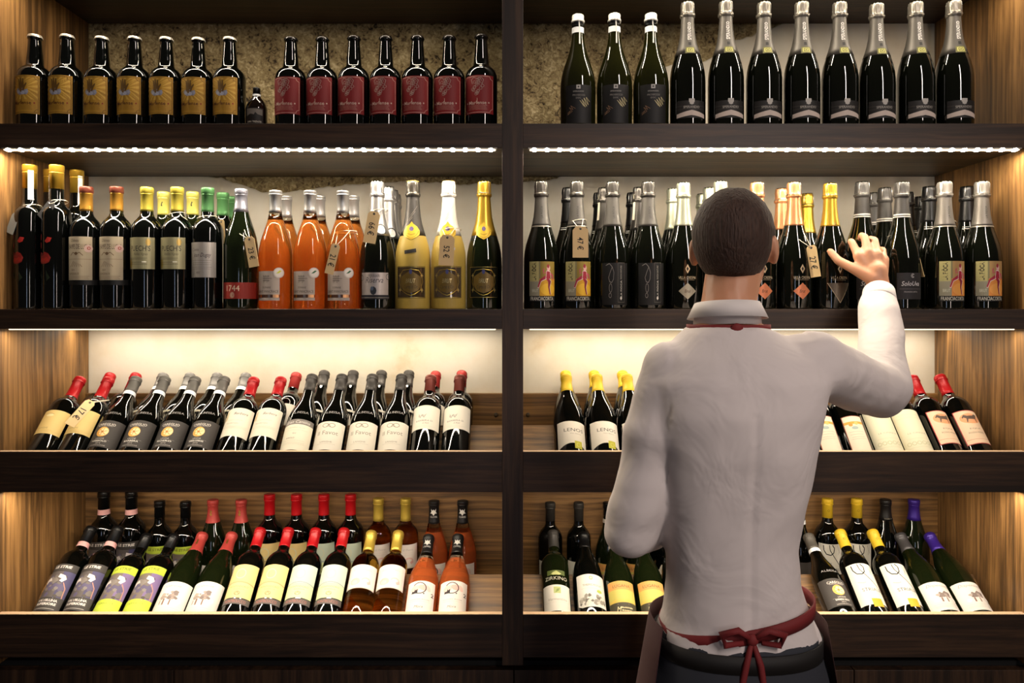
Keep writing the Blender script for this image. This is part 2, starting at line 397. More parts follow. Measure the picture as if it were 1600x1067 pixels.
def body_mesh(pf, g, neck=None, zn=None):
    p = PROF[pf]; bm = bmesh.new()
    if neck:
        k = next(i for i, q in enumerate(p) if q[1] >= zn)
        r_ = rad(pf, zn)
        pts = [(a*.001, b*.001) for a, b in p[:k]]+[(r_*.001, zn*.001)]+[(a*.001, b*.001) for a, b in p[k:]]
        lathe(bm, pts, 40)
        for f in bm.faces:
            if f.calc_center_median().z > zn*.001: f.material_index = 1
    else: lathe(bm, [(a*.001, b*.001) for a, b in p], 40)
    me = bpy.data.meshes.new('body'); bm.to_mesh(me); bm.free(); me.materials.append(g)
    if neck: me.materials.append(neck)
    return me
def sleeve(pf, z0, z1, m, top=True, t=.5, bead=(), mi2=None):
    """foil sleeve following the neck"""
    p = PROF[pf]; zs = sorted({z0, z1}|{b for a, b in p if z0 < b < z1}); pts = [(rad(pf, z)+t, z) for z in zs]
    H = p[-1][1]
    if top: pts = [q for q in pts if q[1] < H-2]+[(rad(pf, H-3)+t+.2, H-2.5), (rad(pf, H-3)+t-1.2, H+.3), (rad(pf, H-3)-5, H+.8)]
    bm = bmesh.new(); lathe(bm, [(a*.001, b*.001) for a, b in [(pts[0][0]-t, pts[0][1])]+pts], 32, cap0=False, cap1=top)
    for z in bead: lathe(bm, [((rad(pf, z)+q)*.001, (z+k)*.001) for q, k in ((t, -1.4), (t+.7, -.7), (t+.7, .7), (t, 1.4))], 32, cap0=False, cap1=False)
    me = bpy.data.meshes.new('capsule'); bm.to_mesh(me); bm.free(); me.materials.append(m); return me
def crumple(me, z0, amt, seed):
    for v in me.vertices:
        if v.co.z > z0 or True:
            r = math.hypot(v.co.x, v.co.y)
            if r > .004:
                k = 1+amt*noise.noise(Vector((v.co.x*420+seed, v.co.y*420, v.co.z*260)))
                v.co.x *= k; v.co.y *= k
def muselet(pf, foilm, z0, top_c=None):
    """crumpled foil hood with skirt over the cork and its wire"""
    p = PROF[pf]; H = p[-1][1]
    pts = [(16.6, H-40), (18, H-37), (18.6, H-33), (17.2, H-31), (16.4, H-24), (16.6, H-12), (16.2, H-5), (15, H-1.2), (9, H+.8), (.5, H+1.2)]
    bm = bmesh.new(); seg = 48; rings = []
    for i, (r, z) in enumerate(pts):
        rg = []
        for k in range(seg):
            a = 2*PI*k/seg
            q = 1+.085*(math.sin(a*11+i*1.3) if 0 < i < 8 else 0)*(.5+1.1*noise.noise(Vector((math.cos(a)*3, math.sin(a)*3, i*.8+z0))))
            rg.append(bm.verts.new((r*q*.001*math.cos(a), r*q*.001*math.sin(a), z*.001)))
        rings.append(rg)
    for a, b in zip(rings, rings[1:]):
        for k in range(seg): bm.faces.new((a[k], a[(k+1)%seg], b[(k+1)%seg], b[k]))
    bm.faces.new(rings[-1])
    for f in bm.faces: f.smooth = True
    me = bpy.data.meshes.new('foil_hood'); bm.to_mesh(me); bm.free(); me.materials.append(foilm); return me
def cagewire(pf, m):
    H = PROF[pf][-1][1]*.001; bm = bmesh.new()
    tube(bm, [(.0184*math.cos(a), .0184*math.sin(a), H-.031) for a in [2*PI*i/20 for i in range(20)]], .0007, 4, closed=True)
    for k in range(4):
        a = PI/4+k*PI/2; c, s = math.cos(a), math.sin(a)
        tube(bm, [(.0184*c, .0184*s, H-.031), (.0179*c, .0179*s, H-.018), (.0176*c, .0176*s, H-.006), (.014*c, .014*s, H+.0005)], .0006, 4)
    me = bpy.data.meshes.new('wire'); bm.to_mesh(me); bm.free(); me.materials.append(m); return me
# ---- foils
FO = lambda n, c, r=.35, me=.6: mat('capsule_'+n, c, r, me)
RED = FO('red', 'b01018', .35, .1); REDM = FO('dull_red', 'a8302c', .42, .15); GOLD = FO('gold', 'c9a23a', .3, .75); PGOLD = FO('pale_gold', 'd8cf6a', .35, .45)
GREEN = FO('green', '4c7c4c', .38, .4); SILV = FO('silver', 'c4c2c0', .3, .8); DGRY = FO('dark_grey', '4a4744', .42, .4); BLK = FO('black', '0b0b0c', .35, .1)
MGRY = FO('mid_grey', '7a7876', .42, .3); YEL = FO('yellow', 'e3bd2e', .45, .1); PURP = FO('purple', '3b2486', .35, .3); ROSEG = FO('rose_gold', 'd99a6a', .32, .7)
WHF = FO('white_foil', 'e6e4dc', .35, .3); BRN = FO('brown_red', '7a3a30', .4, .3); CROWN = FO('crown_pale', 'cfc9bb', .35, .6); CROWNK = FO('crown_black', '1a1716', .25, .5)
WIRE = mat('wire', 'c8c4bc', .3, 1)
DECK = mat('band_white', 'e8ebee', .6); DECKP = mat('band_pink', 'e2a9a6', .6); CLEARN = GL['clear']
def band(pf, z0, z1, m, t=.9):
    bm = bmesh.new(); zs = sorted({z0, z1}|{b for a, b in PROF[pf] if z0 < b < z1})
    lathe(bm, [((rad(pf, z)+t)*.001, z*.001) for z in zs], 32, cap0=False, cap1=False)
    me = bpy.data.meshes.new('neck_band'); bm.to_mesh(me); bm.free(); me.materials.append(m); return me
def crown(pf, m):
    H = PROF[pf][-1][1]; bm = bmesh.new(); seg = 42; rings = []
    for r, z, fl_ in ((16.9, -6.4, 1), (16.7, -5, .8), (15.8, -2.4, .2), (14.6, 0, 0), (11, 1.2, 0), (.3, 1.6, 0)):
        rings.append([bm.verts.new(((r+fl_*.7*math.cos(21*2*PI*k/seg))*.001*math.cos(2*PI*k/seg), (r+fl_*.7*math.cos(21*2*PI*k/seg))*.001*math.sin(2*PI*k/seg), (H+z)*.001)) for k in range(seg)])
    for a, b in zip(rings, rings[1:]):
        for k in range(seg): bm.faces.new((a[k], a[(k+1)%seg], b[(k+1)%seg], b[k])).smooth = True
    bm.faces.new(rings[-1]); me = bpy.data.meshes.new('crown_cap'); bm.to_mesh(me); bm.free(); me.materials.append(m); return me
def arcs(u0, v0, u1, v1, r, wd, col):
    return [Ring(u0, v0, r, wd, col, 6, a0=0, a1=90), Ring(u1, v0, r, wd, col, 6, a0=90, a1=180), Ring(u1, v1, r, wd, col, 6, a0=180, a1=270), Ring(u0, v1, r, wd, col, 6, a0=270, a1=360)]
TYPES = {}
def remap(el, a0, a1, b0, b1):
    k = (b1-b0)/(a1-a0)
    return [([(x, b0+(y-a0)*k) for x, y in e[0]],)+tuple(e[1:]) for e in el]
VR = dict(cream=(72,140,97,169), ivory=(66,158,89,176), grey_sash=(38,132,47,137), favot=(38,124,47,130), brown_w=(96,164,110,182), lenos=(60,136,46,127),
 horse=(58,162,67,166), cream_wide=(36,166,44,170), boxed=(36,150,40,150), strie_pink=(22,158,46,172), strie_lime=(22,158,37,174), oak=(22,126,27,119),
 pinkfan=(98,162,107,175), moonrose=(22,124,26,122), stones=(50,128,46,141), hexlabel=(40,120,66,123), striale=(52,154,62,177), daph_slate=(24,122,38,118), daph_purple=(24,122,38,118),
 chateau=(73,142,70,175), puech=(90,142,97,174), dugay=(76,134,77,163), rose_a=(15,67,21,93), rose_b=(15,67,21,93), red_band=(24,55,25,65),
 fioca=(12,72,19,116), fioca_rose=(12,72,19,117), fioca_dark=(10,72,10,113), villa_silver=(14,66,24,99), villa_rose=(14,66,24,99), villa_gold=(14,66,24,99),
 sole=(12,66,24,89), frost_dark=(16,64,27,104), frost_white=(16,64,27,104), green_gold=(16,64,27,104), tag_silver=(14,64,24,89), sperandio=(10,50,18,61))
def typ(key, pf, g, *parts, neck=None, zn=None):
    TYPES[key] = (pf, [('body', body_mesh(pf, g, neck, zn), None)]+list(parts))
# --- beers
def beer_label(bg, line, txt, sub, rot, w_):
    h0, h1 = 29, 121; a = w_/2
    e = [R(-a, h0, a, h1, bg)]
    if bg == 'b98a2c':
        for i in range(26):
            k = 2*PI*i/26; k2 = k+.11
            q = lambda k_, s: (max(-a+4, min(a-4, 60*math.cos(k_)*s)), max(h0+34, min(h1-4, 92+60*math.sin(k_)*s)))
            e.append(P([q(k, .22), q(k, 1), q(k2, 1), q(k2, .22)], 'cfa544'))
        e += [Ln([(-a+3,h0+3),(a-3,h0+3),(a-3,h1-3),(-a+3,h1-3)], .9, line, closed=True)]+arcs(-a+3, h0+3, a-3, h1-3, 8, .9, line)
        e += [P([(-12,78),(-5,73),(4,75),(12,74),(16,80),(14,88),(8,86),(2,90),(-5,86),(-11,90),(-17,84)], '8f8f9a'), Dk(-9,81,4.5,'a9a9b6'), Dk(3,79,5,'b4b4c0'), Dk(12,82,3.6,'9a9aa8')]
        e += [P([(-8,84),(-1,80),(6,84),(9,93),(13,101),(11,103),(6,97),(5,112),(2,113),(1,100),(-1,114),(-4,114),(-4,100),(-6,112),(-9,111),(-8,98)], '6b4d1c'), Ln([(0,72),(0,60)], .9, line)]
    else:
        e += [Ln([(-a+11,h0+3),(a-11,h0+3)], 1, line), Ln([(-a+11,h1-3),(a-11,h1-3)], 1, line), Ln([(-a+3,h0+11),(-a+3,h1-11)], 1, line), Ln([(a-3,h0+11),(a-3,h1-11)], 1, line)]+arcs(-a+3, h0+3, a-3, h1-3, 8, 1, line)
        q = random.Random(3)
        for i in range(20):
            v = 76+i*1.9; wv = 5+8*math.sin(min(1, i/15)*PI*.8)
            e.append(Ring(q.uniform(-wv, wv), v, 3.4, .8, 'a58a80', 8))
        for x in (-15, 15): e.append(Ln([(0,112),(x*.6,116),(x,110),(x*.8,100)], 1.1, 'a58a80'))
    e += [T(txt, 0, 55, 44, sub, 8.5, bold=.01), Ln([(0,56),(0,66)], 1, sub), Dk(-28, 55, 1.8, '8e1d14' if bg == 'b98a2c' else sub), Dk(28, 55, 1.8, '8e1d14' if bg == 'b98a2c' else sub)]
    e += fine(-24, 24, (48, 45, 42, 39), line, .5)
    return decal('beer', e, rot)
typ('gold_beer', 'beer', GL['black'], ('crown_cap', crown('beer', CROWN), None), ('label', beer_label('b98a2c', '6a4a14', 'Marlense', '4a1c0c', -10, 78), None))
typ('red_beer', 'beer', GL['black'], ('crown_cap', crown('beer', CROWNK), None), ('label', beer_label('7a0f12', 'c79a8c', 'Marlense', 'c9a89a', -12, 84), None))
typ('tiny', 'tiny', GL['brown'], ('screw_cap', sleeve('tiny', 84, 99, BLK), None), ('neck_band', band('tiny', 79, 84, DECK), None),
    ('label', decal('tiny', [R(-22,3,22,46,'1c120e'), P([(-20,25),(20,27),(20,43),(-20,45)], '6f675f'), P([(-20,20),(-20,27),(-8,32),(0,30),(3,36),(8,31),(20,28),(20,20)], '120c0a'), T('SAN TRENTE', 0, 13, 34, 'c9c2b4')], 5), None))
# --- sparkling
def champ(key, foil, neck_art=None, label=None, lrot=0, z_f=202, g='champ', hood=None, nrot=0, extra=()):
    ps = [('neck_foil', sleeve('champagne', z_f, 290, foil, top=False), None), ('foil_hood', muselet('champagne', hood or foil, len(TYPES)), None), ('wire', cagewire('champagne', WIRE), None)]
    if neck_art: ps.append(('neck_label', decal('champagne', neck_art, nrot, 6, .75), None))
    if label: ps.append(('label', decal('champagne', remap(label, *VR[key]) if key in VR else label, lrot, 20, .35), None))
    typ(key, 'champagne', GL[g], *ps, *extra)
typ('prosecco', 'prosecco', GL['olive'], ('cork', sleeve('prosecco', 263, 283, WHF, t=.6), None), ('neck_band', band('prosecco', 236, 250, DECK), 'white band with a blue edge'),
    ('string_wrap', band('prosecco', 254, 263, BLK, 1.3), None),
    ('string', decal('prosecco', [Ln([(0,206),(1,240),(-1,270),(0,282)], 2.6, 'e8e4da'), Ln([(-16,262),(0,268),(18,258)], 1.2, 'd8d2c6')], 8, 5, 1.6), None),
    ('label', decal('prosecco', [R(-34,5,34,98,'0d0b0b',0), R(-6,88,4,98,'b5b1ac'), Dk(-1,93,2.6,'2a2826',n=4), T('SPERANDIO', -1, 82, 26, 'a9a49c'), T('PROSECCO', 0, 73, 30, '8f8a82'), T('DOC', -1, 66, 12, '8f8a82')]
       +[Ln([(3+i*2.6, 58-i*1.2), (9+i*3.2, 46+i*1.5), (6+i*3, 60), (16+i*2.8, 38+i*3)], 1.3, 'c9bb8c') for i in ()]+[Ln([(2,60),(12,46),(4,58),(16,44),(7,62),(20,46),(12,66),(24,50),(18,68),(28,58)], 1.0, 'c9bb8c'), Ln([(-30,30),(-20,36),(-29,26),(-16,34),(-24,44),(-14,38),(-20,48),(-8,40)], .9, '8a6a50')], -2, 12), None))
SPN = [T('SPERANDIO', 0, 240, 46, 'e8e4de', 8.5, rot=90, bold=.03), R(-2.6,203,2.6,211,'161412'), R(-7.5,181,7.5,198,'6a6838'), frame(-4.6,184.6,4.6,194.6,1.4,'c9c56c'), Ring(0,189.6,2.4,1.2,'c9c56c',8)]
champ('sperandio', mat('capsule_pewter', '5c5852', .45, .3), SPN, [R(-38,10,38,50,'191615'), R(-38,37,38,38.4,'3c3733'), R(-38,30,38,31.2,'3c3733'), P([(-7,46),(7,46),(7,54),(3,54),(3,51),(-3,51),(-3,54),(-7,54)], 'b8b3ab'), P([(-6,54),(6,54),(5,42),(0,40),(-5,42)], 'b8b3ab'), T('SPERANDIO', 0, 35, 40, 'a39d94', bold=.01), P([(-38,11),(0,16),(38,11),(38,20),(0,28),(-38,20)], 'c9b9ae')], 0, hood=mat('capsule_pewter_hood', '7c776e', .35, .7), z_f=180)
FIO = [R(-33,14,33,72,'7a7450'), R(-33,42,-8,72,'a9a069'), T('LA FIÒCA', -21, 57, 27, '1a1712', 13, rot=90, bold=.03), R(-33,20,-6,42,'8a8570'), T('BRUT', -17, 28, 16, 'c9c6b0'), R(-4,46,33,72,'8a7428'), R(-6,20,33,46,'d09a1e'), Dk(14,30,18,'e2b22c',ry=9), R(-33,12,33,20,'0f0e0c'), T('FRANCIACORTA', 0, 16, 58, 'd8d4c4', 5.4),
       Dk(16,62,4.4,'d8a8a0'), Dk(15,65,3,'8e1c30'), P([(11,58),(20,57),(22,46),(15,41),(9,46)], '9c1c34'), P([(11,46),(-2,42),(-8,32),(-11,33),(-5,45),(8,51)], '9c1c34'), P([(18,46),(23,42),(19,33),(22,22),(19,22),(15,33),(15,44)], '7c1830'), P([(20,56),(28,52),(30,44),(27,44),(25,50),(18,53)], 'b8485a'), P([(11,57),(3,53),(2,60),(6,62),(4,55),(11,54)], 'b8485a'), Ln([(11,46),(-2,42),(-8,32),(-11,33)], .8, 'e8d8d0'), Ln([(22,46),(20,57),(11,58),(9,46)], .8, 'e8d8d0'), Ln([(18,46),(23,42),(19,33),(22,22)], .8, 'e8d8d0')]
FIOR = [e if i not in (5, 6, 7) else (e[0], e[1], {5: 'a58250', 6: 'd98a3c', 7: 'e09a48'}[i], e[3], e[4]) for i, e in enumerate(FIO)]
GF = mat('capsule_graphite', '55524e', .45, .3); GFH = mat('capsule_graphite_hood', '4d4a46', .32, .7)
NT = [T('LA FIÒCA', 0, 240, 30, '2e2c2a', 6, rot=90)]
champ('fioca', GF, NT, FIO, 0, hood=GFH, z_f=205, extra=(('neck_band', band('champagne', 203, 206, mat('neck_line', '9a9488', .4, .6)), None),))
champ('fioca_rose', mat('capsule_warm_grey', '6c6761', .42, .35), NT, FIOR, -2, hood=mat('capsule_warm_grey_hood', '8c8780', .32, .6), z_f=205, extra=(('neck_band', band('champagne', 203, 206, mat('neck_line', '9a9488', .4, .6)), None),))
NV = [R(-34,10,34,72,'0b0a0a'), Ln([(-24,68),(-15,71),(-8,66),(-13,58),(-17,50),(-14,44),(-9,43),(-5,48),(-4,58),(-8,66)], .9, '8f8a84'), Ring(-12,35,3.4,.8,'8f8a84',12,ry=6.5), Ring(-13,24,3,.8,'8f8a84',12,ry=3.4), T("LA FIÒCA", 14, 34, 24, 'c9c5bc', 5, rot=90), T('NUDA NATURE', 14, 58, 20, '9a968c', 4, rot=90), P([(14,17),(17,20),(14,23),(11,20)], 'd8d4cc'), frame(6,14,24,72,.5,'6a6660')]
champ('fioca_dark', GF, NT, NV, 2, hood=GFH, z_f=205)
def villa(key, foil, dia, rot=0, gold=False):
    L_ = [P([(0,74),(6,66),(0,58),(-6,66)], 'c9b08c', 2), P([(0,70),(3,66),(0,62),(-3,66)], '1a1412'), T('VILLA CRESPIA', 0, 51, 44, 'b8a688'), Ln([(-18,47),(18,47)], .6, '8a7a62')]
    L_ += [P([(-30,42),(30,42),(0,8)], '5a4e40', 2), Ln([(-30,42),(0,8),(30,42)], 1, 'b8a688')] if gold else [P([(0,42),(22,28),(0,14),(-22,28)], dia, 2), T('Brut', 0, 28, 15, '3a1c10', shear=.3)]
    champ(key, foil, [Ring(0, 213, 3, .7, '8a8478', 10)], L_, rot, z_f=208)
GLIT = mat('capsule_glitter_silver', 'b5b8a2', .38, .75); villa('villa_silver', GLIT, 'a8a08c'); villa('villa_rose', ROSEG, 'd4815a', 6); villa('villa_gold', GOLD, 'd0a050', 8, True)
champ('sole', mat('capsule_charcoal', '3c3a38', .42, .3), [R(-40,234,40,237,'c9c4ba'), R(-40,229,40,231,'c9c4ba')], [R(-32,12,32,66,'1e1a1c'), T('c', 4, 60, 4, 'c9c4c0'), Ring(4,60,4,.7,'c9c4c0',10,a0=30,a1=330), T('SoloUva', 0, 44, 44, 'cfcaca', shear=.25), Ln([(-26,33),(28,33)], .5, '77706f'), T('FRANCIACORTA', 0, 27, 32, 'a8a2a0')], 0, z_f=227)
champ('tax_dark', GFH, None, None, hood=GFH, z_f=205, extra=(('tax_strip', decal('champagne', [R(-4,232,4,300,'e2dcc6')], -60, 8, 1.6), None),))
champ('gloss_black', BLK, [R(-24,206,24,208,'c8c4bc'), R(-24,211,24,212.4,'c8c4bc')], None, hood=BLK, z_f=225)
champ('tag_silver', SILV, [Dk(14,196,14,'1a1a1c'), Dk(14,196,11,'d8d6d2')], [R(-36,22,36,64,'b5aaa4',2), T('FERRARI', 0, 58, 28, '3a3436'), T('Riserva', 0, 50, 44, '3a3436', shear=.3), Dk(-2,30,8,'22262e',n=9), Dk(-5,34,4,'4a5568'), R(-38,14,38,22,'15121a'), Ln([(-38,17),(38,17)], .6, 'a8a090'), Ring(-34,54,5,1,'22262e',10), Ring(34,56,5,1,'22262e',10)], 0, z_f=181)
def gran(key, g, foil, hood, labc, stripe, rot=0, g2=None, neck=None):
    neck_l = [P([(-19,205),(-17,196),(-10,190),(0,184),(10,190),(17,196),(19,205),(14,214),(5,220),(0,226),(-5,220),(-14,214)], 'd9b43a', 2), Ln([(-16,204),(-8,192),(0,187),(8,192),(16,204)], .9, '7a5a14'), Dk(0,209,5.4,'5c4a78',n=7), Ln([(-8,198),(0,195),(8,198)], 1, '6a4a10')]
    if stripe: neck_l = [Ln([(-22+i*9,214+i*13),(2+i*9,236+i*13)], 1, stripe) for i in range(-1, 3)]+neck_l
    lab = [R(-38,16,38,64,labc,3), frame(-37,17,37,63,.7,'b8a45c',1), Ln([(-28,50),(-20,58),(0,60),(20,58),(28,50),(30,40),(24,28),(10,22),(0,20),(-10,22),(-24,28),(-30,40)], 1.2, 'c9ac50', 1, True), P([(-26,48),(0,58),(26,48),(27,36),(18,27),(0,23),(-18,27),(-27,36)], '6a5526', 2), Dk(0,56,4,'3c3f70',n=7), T('BRUT', 0, 42, 24, 'dcc890', shear=.2, foil=1), T('Carte d Or', 0, 33, 34, '2e2410')]
    for sx in (-28, 28):
        for vy in (50, 28): lab.append(P([(sx,vy+4),(sx+1.4,vy+1),(sx+4,vy),(sx+1.4,vy-1),(sx,vy-4),(sx-1.4,vy-1),(sx-4,vy),(sx-1.4,vy+1)], 'e8d080', 1))
    champ(key, foil, remap(neck_l, 184, 226, 170, 216), lab, rot, z_f=181, g=g, hood=hood)
gran('frost_dark', 'frost', DGRY, mat('capsule_dark_hood', '57534c', .3, .8), '3c3020', '8a847a')
gran('frost_white', 'frost', WHF, WHF, '4a3e30', 'b8b0a4')
gran('green_gold', 'green', GOLD, GOLD, '16170f', None)
# --- row 2 reds
def still(key, pf, g, cap, z_c, label, lrot=0, beads=(), extra=(), neck=None, zn=None, top=None, ll=None):
    ps = [('capsule', sleeve(pf, z_c, PROF[pf][-1][1], cap, bead=beads), top)]
    if label: ps.append(('label', decal(pf, remap(label, *VR[key]) if key in VR else label, lrot), ll))
    typ(key, pf, GL[g], *ps, *extra, neck=neck, zn=zn)
still('poppy', 'tall', 'black', GOLD, 300, None, 0, (340,), (('label', decal('tall', remap([Dk(-24,206,3,'8c1a14',ry=8), P([(-8,196),(0,206),(10,204),(6,195),(-2,192)], 'a82018'), P([(-26,196),(-20,190),(-22,178),(-28,184)], '8c1a14'), P([(-30,150),(-32,164),(-24,172),(-16,167),(-8,172),(2,168),(8,158),(4,148),(-6,144),(-20,144)], '8c1c14'), P([(-28,150),(-20,158),(-10,156),(-2,160),(4,152),(-8,146)], 'b02a1c'), P([(-24,166),(-18,162),(-10,166),(-16,170)], '5c0e0c'), Ln([(-8,152),(-12,120),(-6,96)], 1, '24301c'), Ln([(-14,150),(-22,128),(-18,108)], 1, '24301c'), P([(-20,130),(-28,118),(-22,108)], '1c2816'), P([(-4,130),(6,112),(-2,104)], '1c2816')], 96, 208, 60, 180), -4), 'red poppies printed on the black glass'),))
TXS = ('tax_strip', decal('tall', [R(-6,272,6,345,'e6e2d6')], 40, None, .9), None)
TYPES['poppy_strip'] = (TYPES['poppy'][0], TYPES['poppy'][1]+[TXS])
still('chateau', 'bordeaux', 'black', mat('capsule_bronze', 'c2903a', .35, .6), 240, [R(-36,73,36,142,'b5a68c'), T('Château', -4, 136, 22, '4a3626', shear=.3), T('CHAMPS DE LUCAS', 2, 126, 60, '3c2a20', 8), Ln([(-16,112),(-8,117),(0,114),(8,117),(16,112)], 1.2, '6a5238'), Dk(0,115,4,'6a5238',ry=2.5), Ln([(-34,106),(34,106)], .6, '8a7660')]+[Ln([(-6+i*3,103-abs(i)),(-16+i*6,94)], .9, '6a5644') for i in range(6)]+[T('2014', -8, 89, 9, '4a3626'), T('BORDEAUX', -6, 83, 28, '5a4636')]+fine(-30, 30, (79, 77, 75), '6a5644', .4), -6, (283,),
      (('capsule_top', sleeve('bordeaux', 284, 300, mat('capsule_bronze_top', '6a3426', .4, .3), t=.9), None), ('medal', decal('bordeaux', [Dk(30,146,9.5,'c9aaa0'), Dk(31,147,4,'a85048'), Dk(31,147,2,'c9aaa0')], -10, None, .9), 'small pink medal sticker'), ('lower_band', band('bordeaux', 58, 71, mat('print_0c0a0a', '0c0a0a', .5), .3), None)))
still('puech', 'bordeaux', 'black', mat('capsule_olive_gold', 'c9b84a', .33, .5), 240, [R(-37,90,37,142,'a39c78',2), T("PUECH'S", 2, 124, 50, '26221a', 9), T('Vieilles Vignes', 4, 114, 34, '57503c', shear=.3), Dk(22,134,6,'c9a860',n=7,foil=1), Dk(-26,99,8,'b5a050',n=8,foil=1)]+fine(-28, 20, (108, 106, 101, 98), '57503c', .5)+[R(8,101,18,102.4,'e8e4d0')], -4, (283,))
still('dugay', 'bordeaux', 'black', GREEN, 240, [R(-37,76,37,134,'a8a19a',2), T('Jean Dugay', 2, 112, 46, '2e2a2c', shear=.35), T('Cuvée', -14, 122, 20, '5a5450', shear=.3), T('AOC', -6, 84, 10, '3a3634')]+fine(-26, 26, (104, 100, 97, 93, 90), '77706a', .5), -4, (283,))
still('pale_cap', 'bordeaux', 'green', PGOLD, 240, None, 0, (283,), (('neck_label', decal('bordeaux', [P([(-1.5,262),(2,262),(1,268),(3,272),(1,274),(-1,268)], '3a3a1a')], 6, None, 1.2), None),))
still('green_cap', 'bordeaux', 'black', GREEN, 240, None, 0, (283,))
still('red_band', 'burgundy', 'green', mat('capsule_blue_grey', 'a0a0ac', .35, .7), 240, [R(-62,24,62,55,'8c2418'), T('1744', -9, 44, 34, 'd9c4a8', 11), Ring(-10,31,5,.8,'d9c4a8',14), Ring(-10,31,3,.7,'d9c4a8',10), T('E', -10, 31, 3, 'd9c4a8')], 4, (283,))
MED = lambda c: ('medal', decal('rose', [Dk(26,89,13,'bcb4ac'), Dk(26,89,10.5,'d0c8c0'), P([(19,87),(28,95),(33,94),(26,88)], c)], -8, None, .9), 'round grey medal sticker')
for k_, c_ in (('rose_a', 'b5b828'), ('rose_b', '2c5a3c')):
    still(k_, 'rose', 'rose', SILV, 240, [R(-34,15,28,67,'b0a296'), T('DOMAINE', -4, 38, 22, '3c332e'), T('SAINT-PANCRACE', -3, 31, 56, '3c332e', 4.6), R(-34,20,28,25.4,'4a2c1c'), R(-24,20,-18,25.4,'c98a30',1), R(0,20,6,25.4,'b8b0b0',1), R(12,20,26,25.4,'d8a070',1)]+[Ln([(-12+i*3.2,60-(i%2)*3),(-12+i*3.2,46+(i%3)*2)], .9, '57504a') for i in range(5)]+[Ln([(-14,58-i*4),(4+(i%2)*6,58-i*4)], .8, '57504a') for i in range(3)], -8, (286,), (MED(c_),), neck=GL['clear'], zn=222)
still('rose_rear', 'rose', 'rose', SILV, 240, None, 0, (286,), neck=GL['clear'], zn=222)
# --- row 3
still('cream', 'bordeaux', 'black', RED, 233, [R(-42,72,42,140,'d9bd78'), Dk(-4,125,10,'e8d8a0',ry=4), Ln([(-14,128),(-4,130),(6,128)], 1, 'a08858'), T('LANGHE', -6, 88, 26, 'a08a58'), Ln([(-40,79),(40,79)], .5, 'c2a666')]+fine(-18, 18, (82, 76), 'a8925c', .4), 0, (285,))
CAR = lambda t2, yr: [R(-47,54,47,134,'37322f'), T('CAREGLIO', 0, 122, 46, 'cfc8be', 7, bold=.01), Ln([(-18,116.5),(18,116.5)], .6, 'cfc8be'), Dk(-1,99,15,'e0a84c'), Dk(2,99,11.5,'f0d8a0'), *[Ln([(-1,99),(-1+12*math.cos(k*PI/3+.3),99+12*math.sin(k*PI/3+.3))], 1.2, 'c07a28') for k in range(6)], Dk(-1,99,3,'c07a28'), T('LANGHE', 0, 79, 20, 'cfc8be'), T(t2, 0, 71.5, 36, 'e0dad0', 4.5, bold=.02), T(yr, 0, 65, 12, 'b8b0a6'), T('DENOMINAZIONE', 0, 59, 38, 'b8b0a6', 3), Ln([(-24,75),(24,75)], .4, 'a8a096')]
ALB = ('shoulder_print', decal('albeisa', [T('ALBEISA', -2, 159, 46, '8e8a86', 7)], 4, 5, .2), 'raised shoulder lettering, its glints drawn in pale grey')  # pale print paints the glints of the embossed letters
GB = mat('capsule_soft_grey', '6a6762', .45, .35)
for k_, t2, y_ in (('careglio_a', 'NEBBIOLO', '2014'), ('careglio_b', 'BARBERA', '2015'), ('careglio_c', 'ROERO', '2014'), ('careglio_d', 'BARBERA SUPERIORE', '2014')):
    still(k_, 'albeisa', 'black', GB, 250, CAR(t2, y_), 0, (286,), (('neck_band', band('albeisa', 238, 250, DECK), 'pale government seal band'), ALB))
still('grey_rear', 'albeisa', 'black', MGRY, 250, [R(-40,40,40,150,'d9d0b8'), Ring(0,138,12,1,'8a8270',14)], 0, (286,), (('neck_band', band('albeisa', 238, 250, DECK), None),))
still('grey_plain', 'albeisa', 'black', DGRY, 246, [R(-40,40,40,150,'d8d2c4')], 0, (286,))
still('red_rear', 'bordeaux', 'black', RED, 246, [R(-42,72,42,150,'d9bd78')], 0, (285,))
still('red_rear_w', 'bordeaux', 'black', REDM, 246, [R(-42,72,42,172,'e0d8c8'), Ring(0,176,14,1.5,'d8d4cc',14)], 0, (285,))
still('ivory', 'bordeaux', 'black', RED, 239, [R(-43,66,43,158,'ddd5c2'), R(-38,120,-26,150,'d0bf9c'), T('Barbera', 8, 140, 36, '4a4a50', shear=.35), Dk(-34,130,5,'c8b088',ry=9), T('CASCINA', -2, 118, 40, 'b5ae9c', 3), T('Monferrato', -8, 108, 34, 'a8a294', shear=.3)]+fine(-34, 34, (98, 95, 92), 'c0b8a4', .5), 2, (285,))
still('grey_sash', 'albeisa', 'black', DGRY, 246, [R(-46,38,46,118,'ddd6c0'), R(-46,116,46,132,'77706a'), T('Gran Cantina', 0, 124, 66, 'd8d2c8', shear=.35), T('NEBBIOLO', 0, 106, 44, 'b8b29a', 4), T('2013', -2, 88, 9, '4a463c'), T('BAROLO', -10, 74, 22, '6a6452')]+fine(-30, 30, (98, 66, 60, 56), 'b0aa94', .5), 0, (286,), (ALB,))
still('favot', 'albeisa', 'black', DGRY, 246, [R(-46,38,46,124,'d9d2c2'), Ring(-8,112,8,1.6,'8a8272',12,ry=6), Ring(8,112,8,1.6,'8a8272',12,ry=6), Ln([(-6,106),(0,116),(6,106)], 1.2, '8a8272'), T('Il Favot', 0, 90, 54, '8a8374', 12), T('LANGHE', 0, 62, 30, '8a8374', 4), Ln([(-24,56),(24,56)], .5, 'a8a090')], 0, (286,), (ALB,))
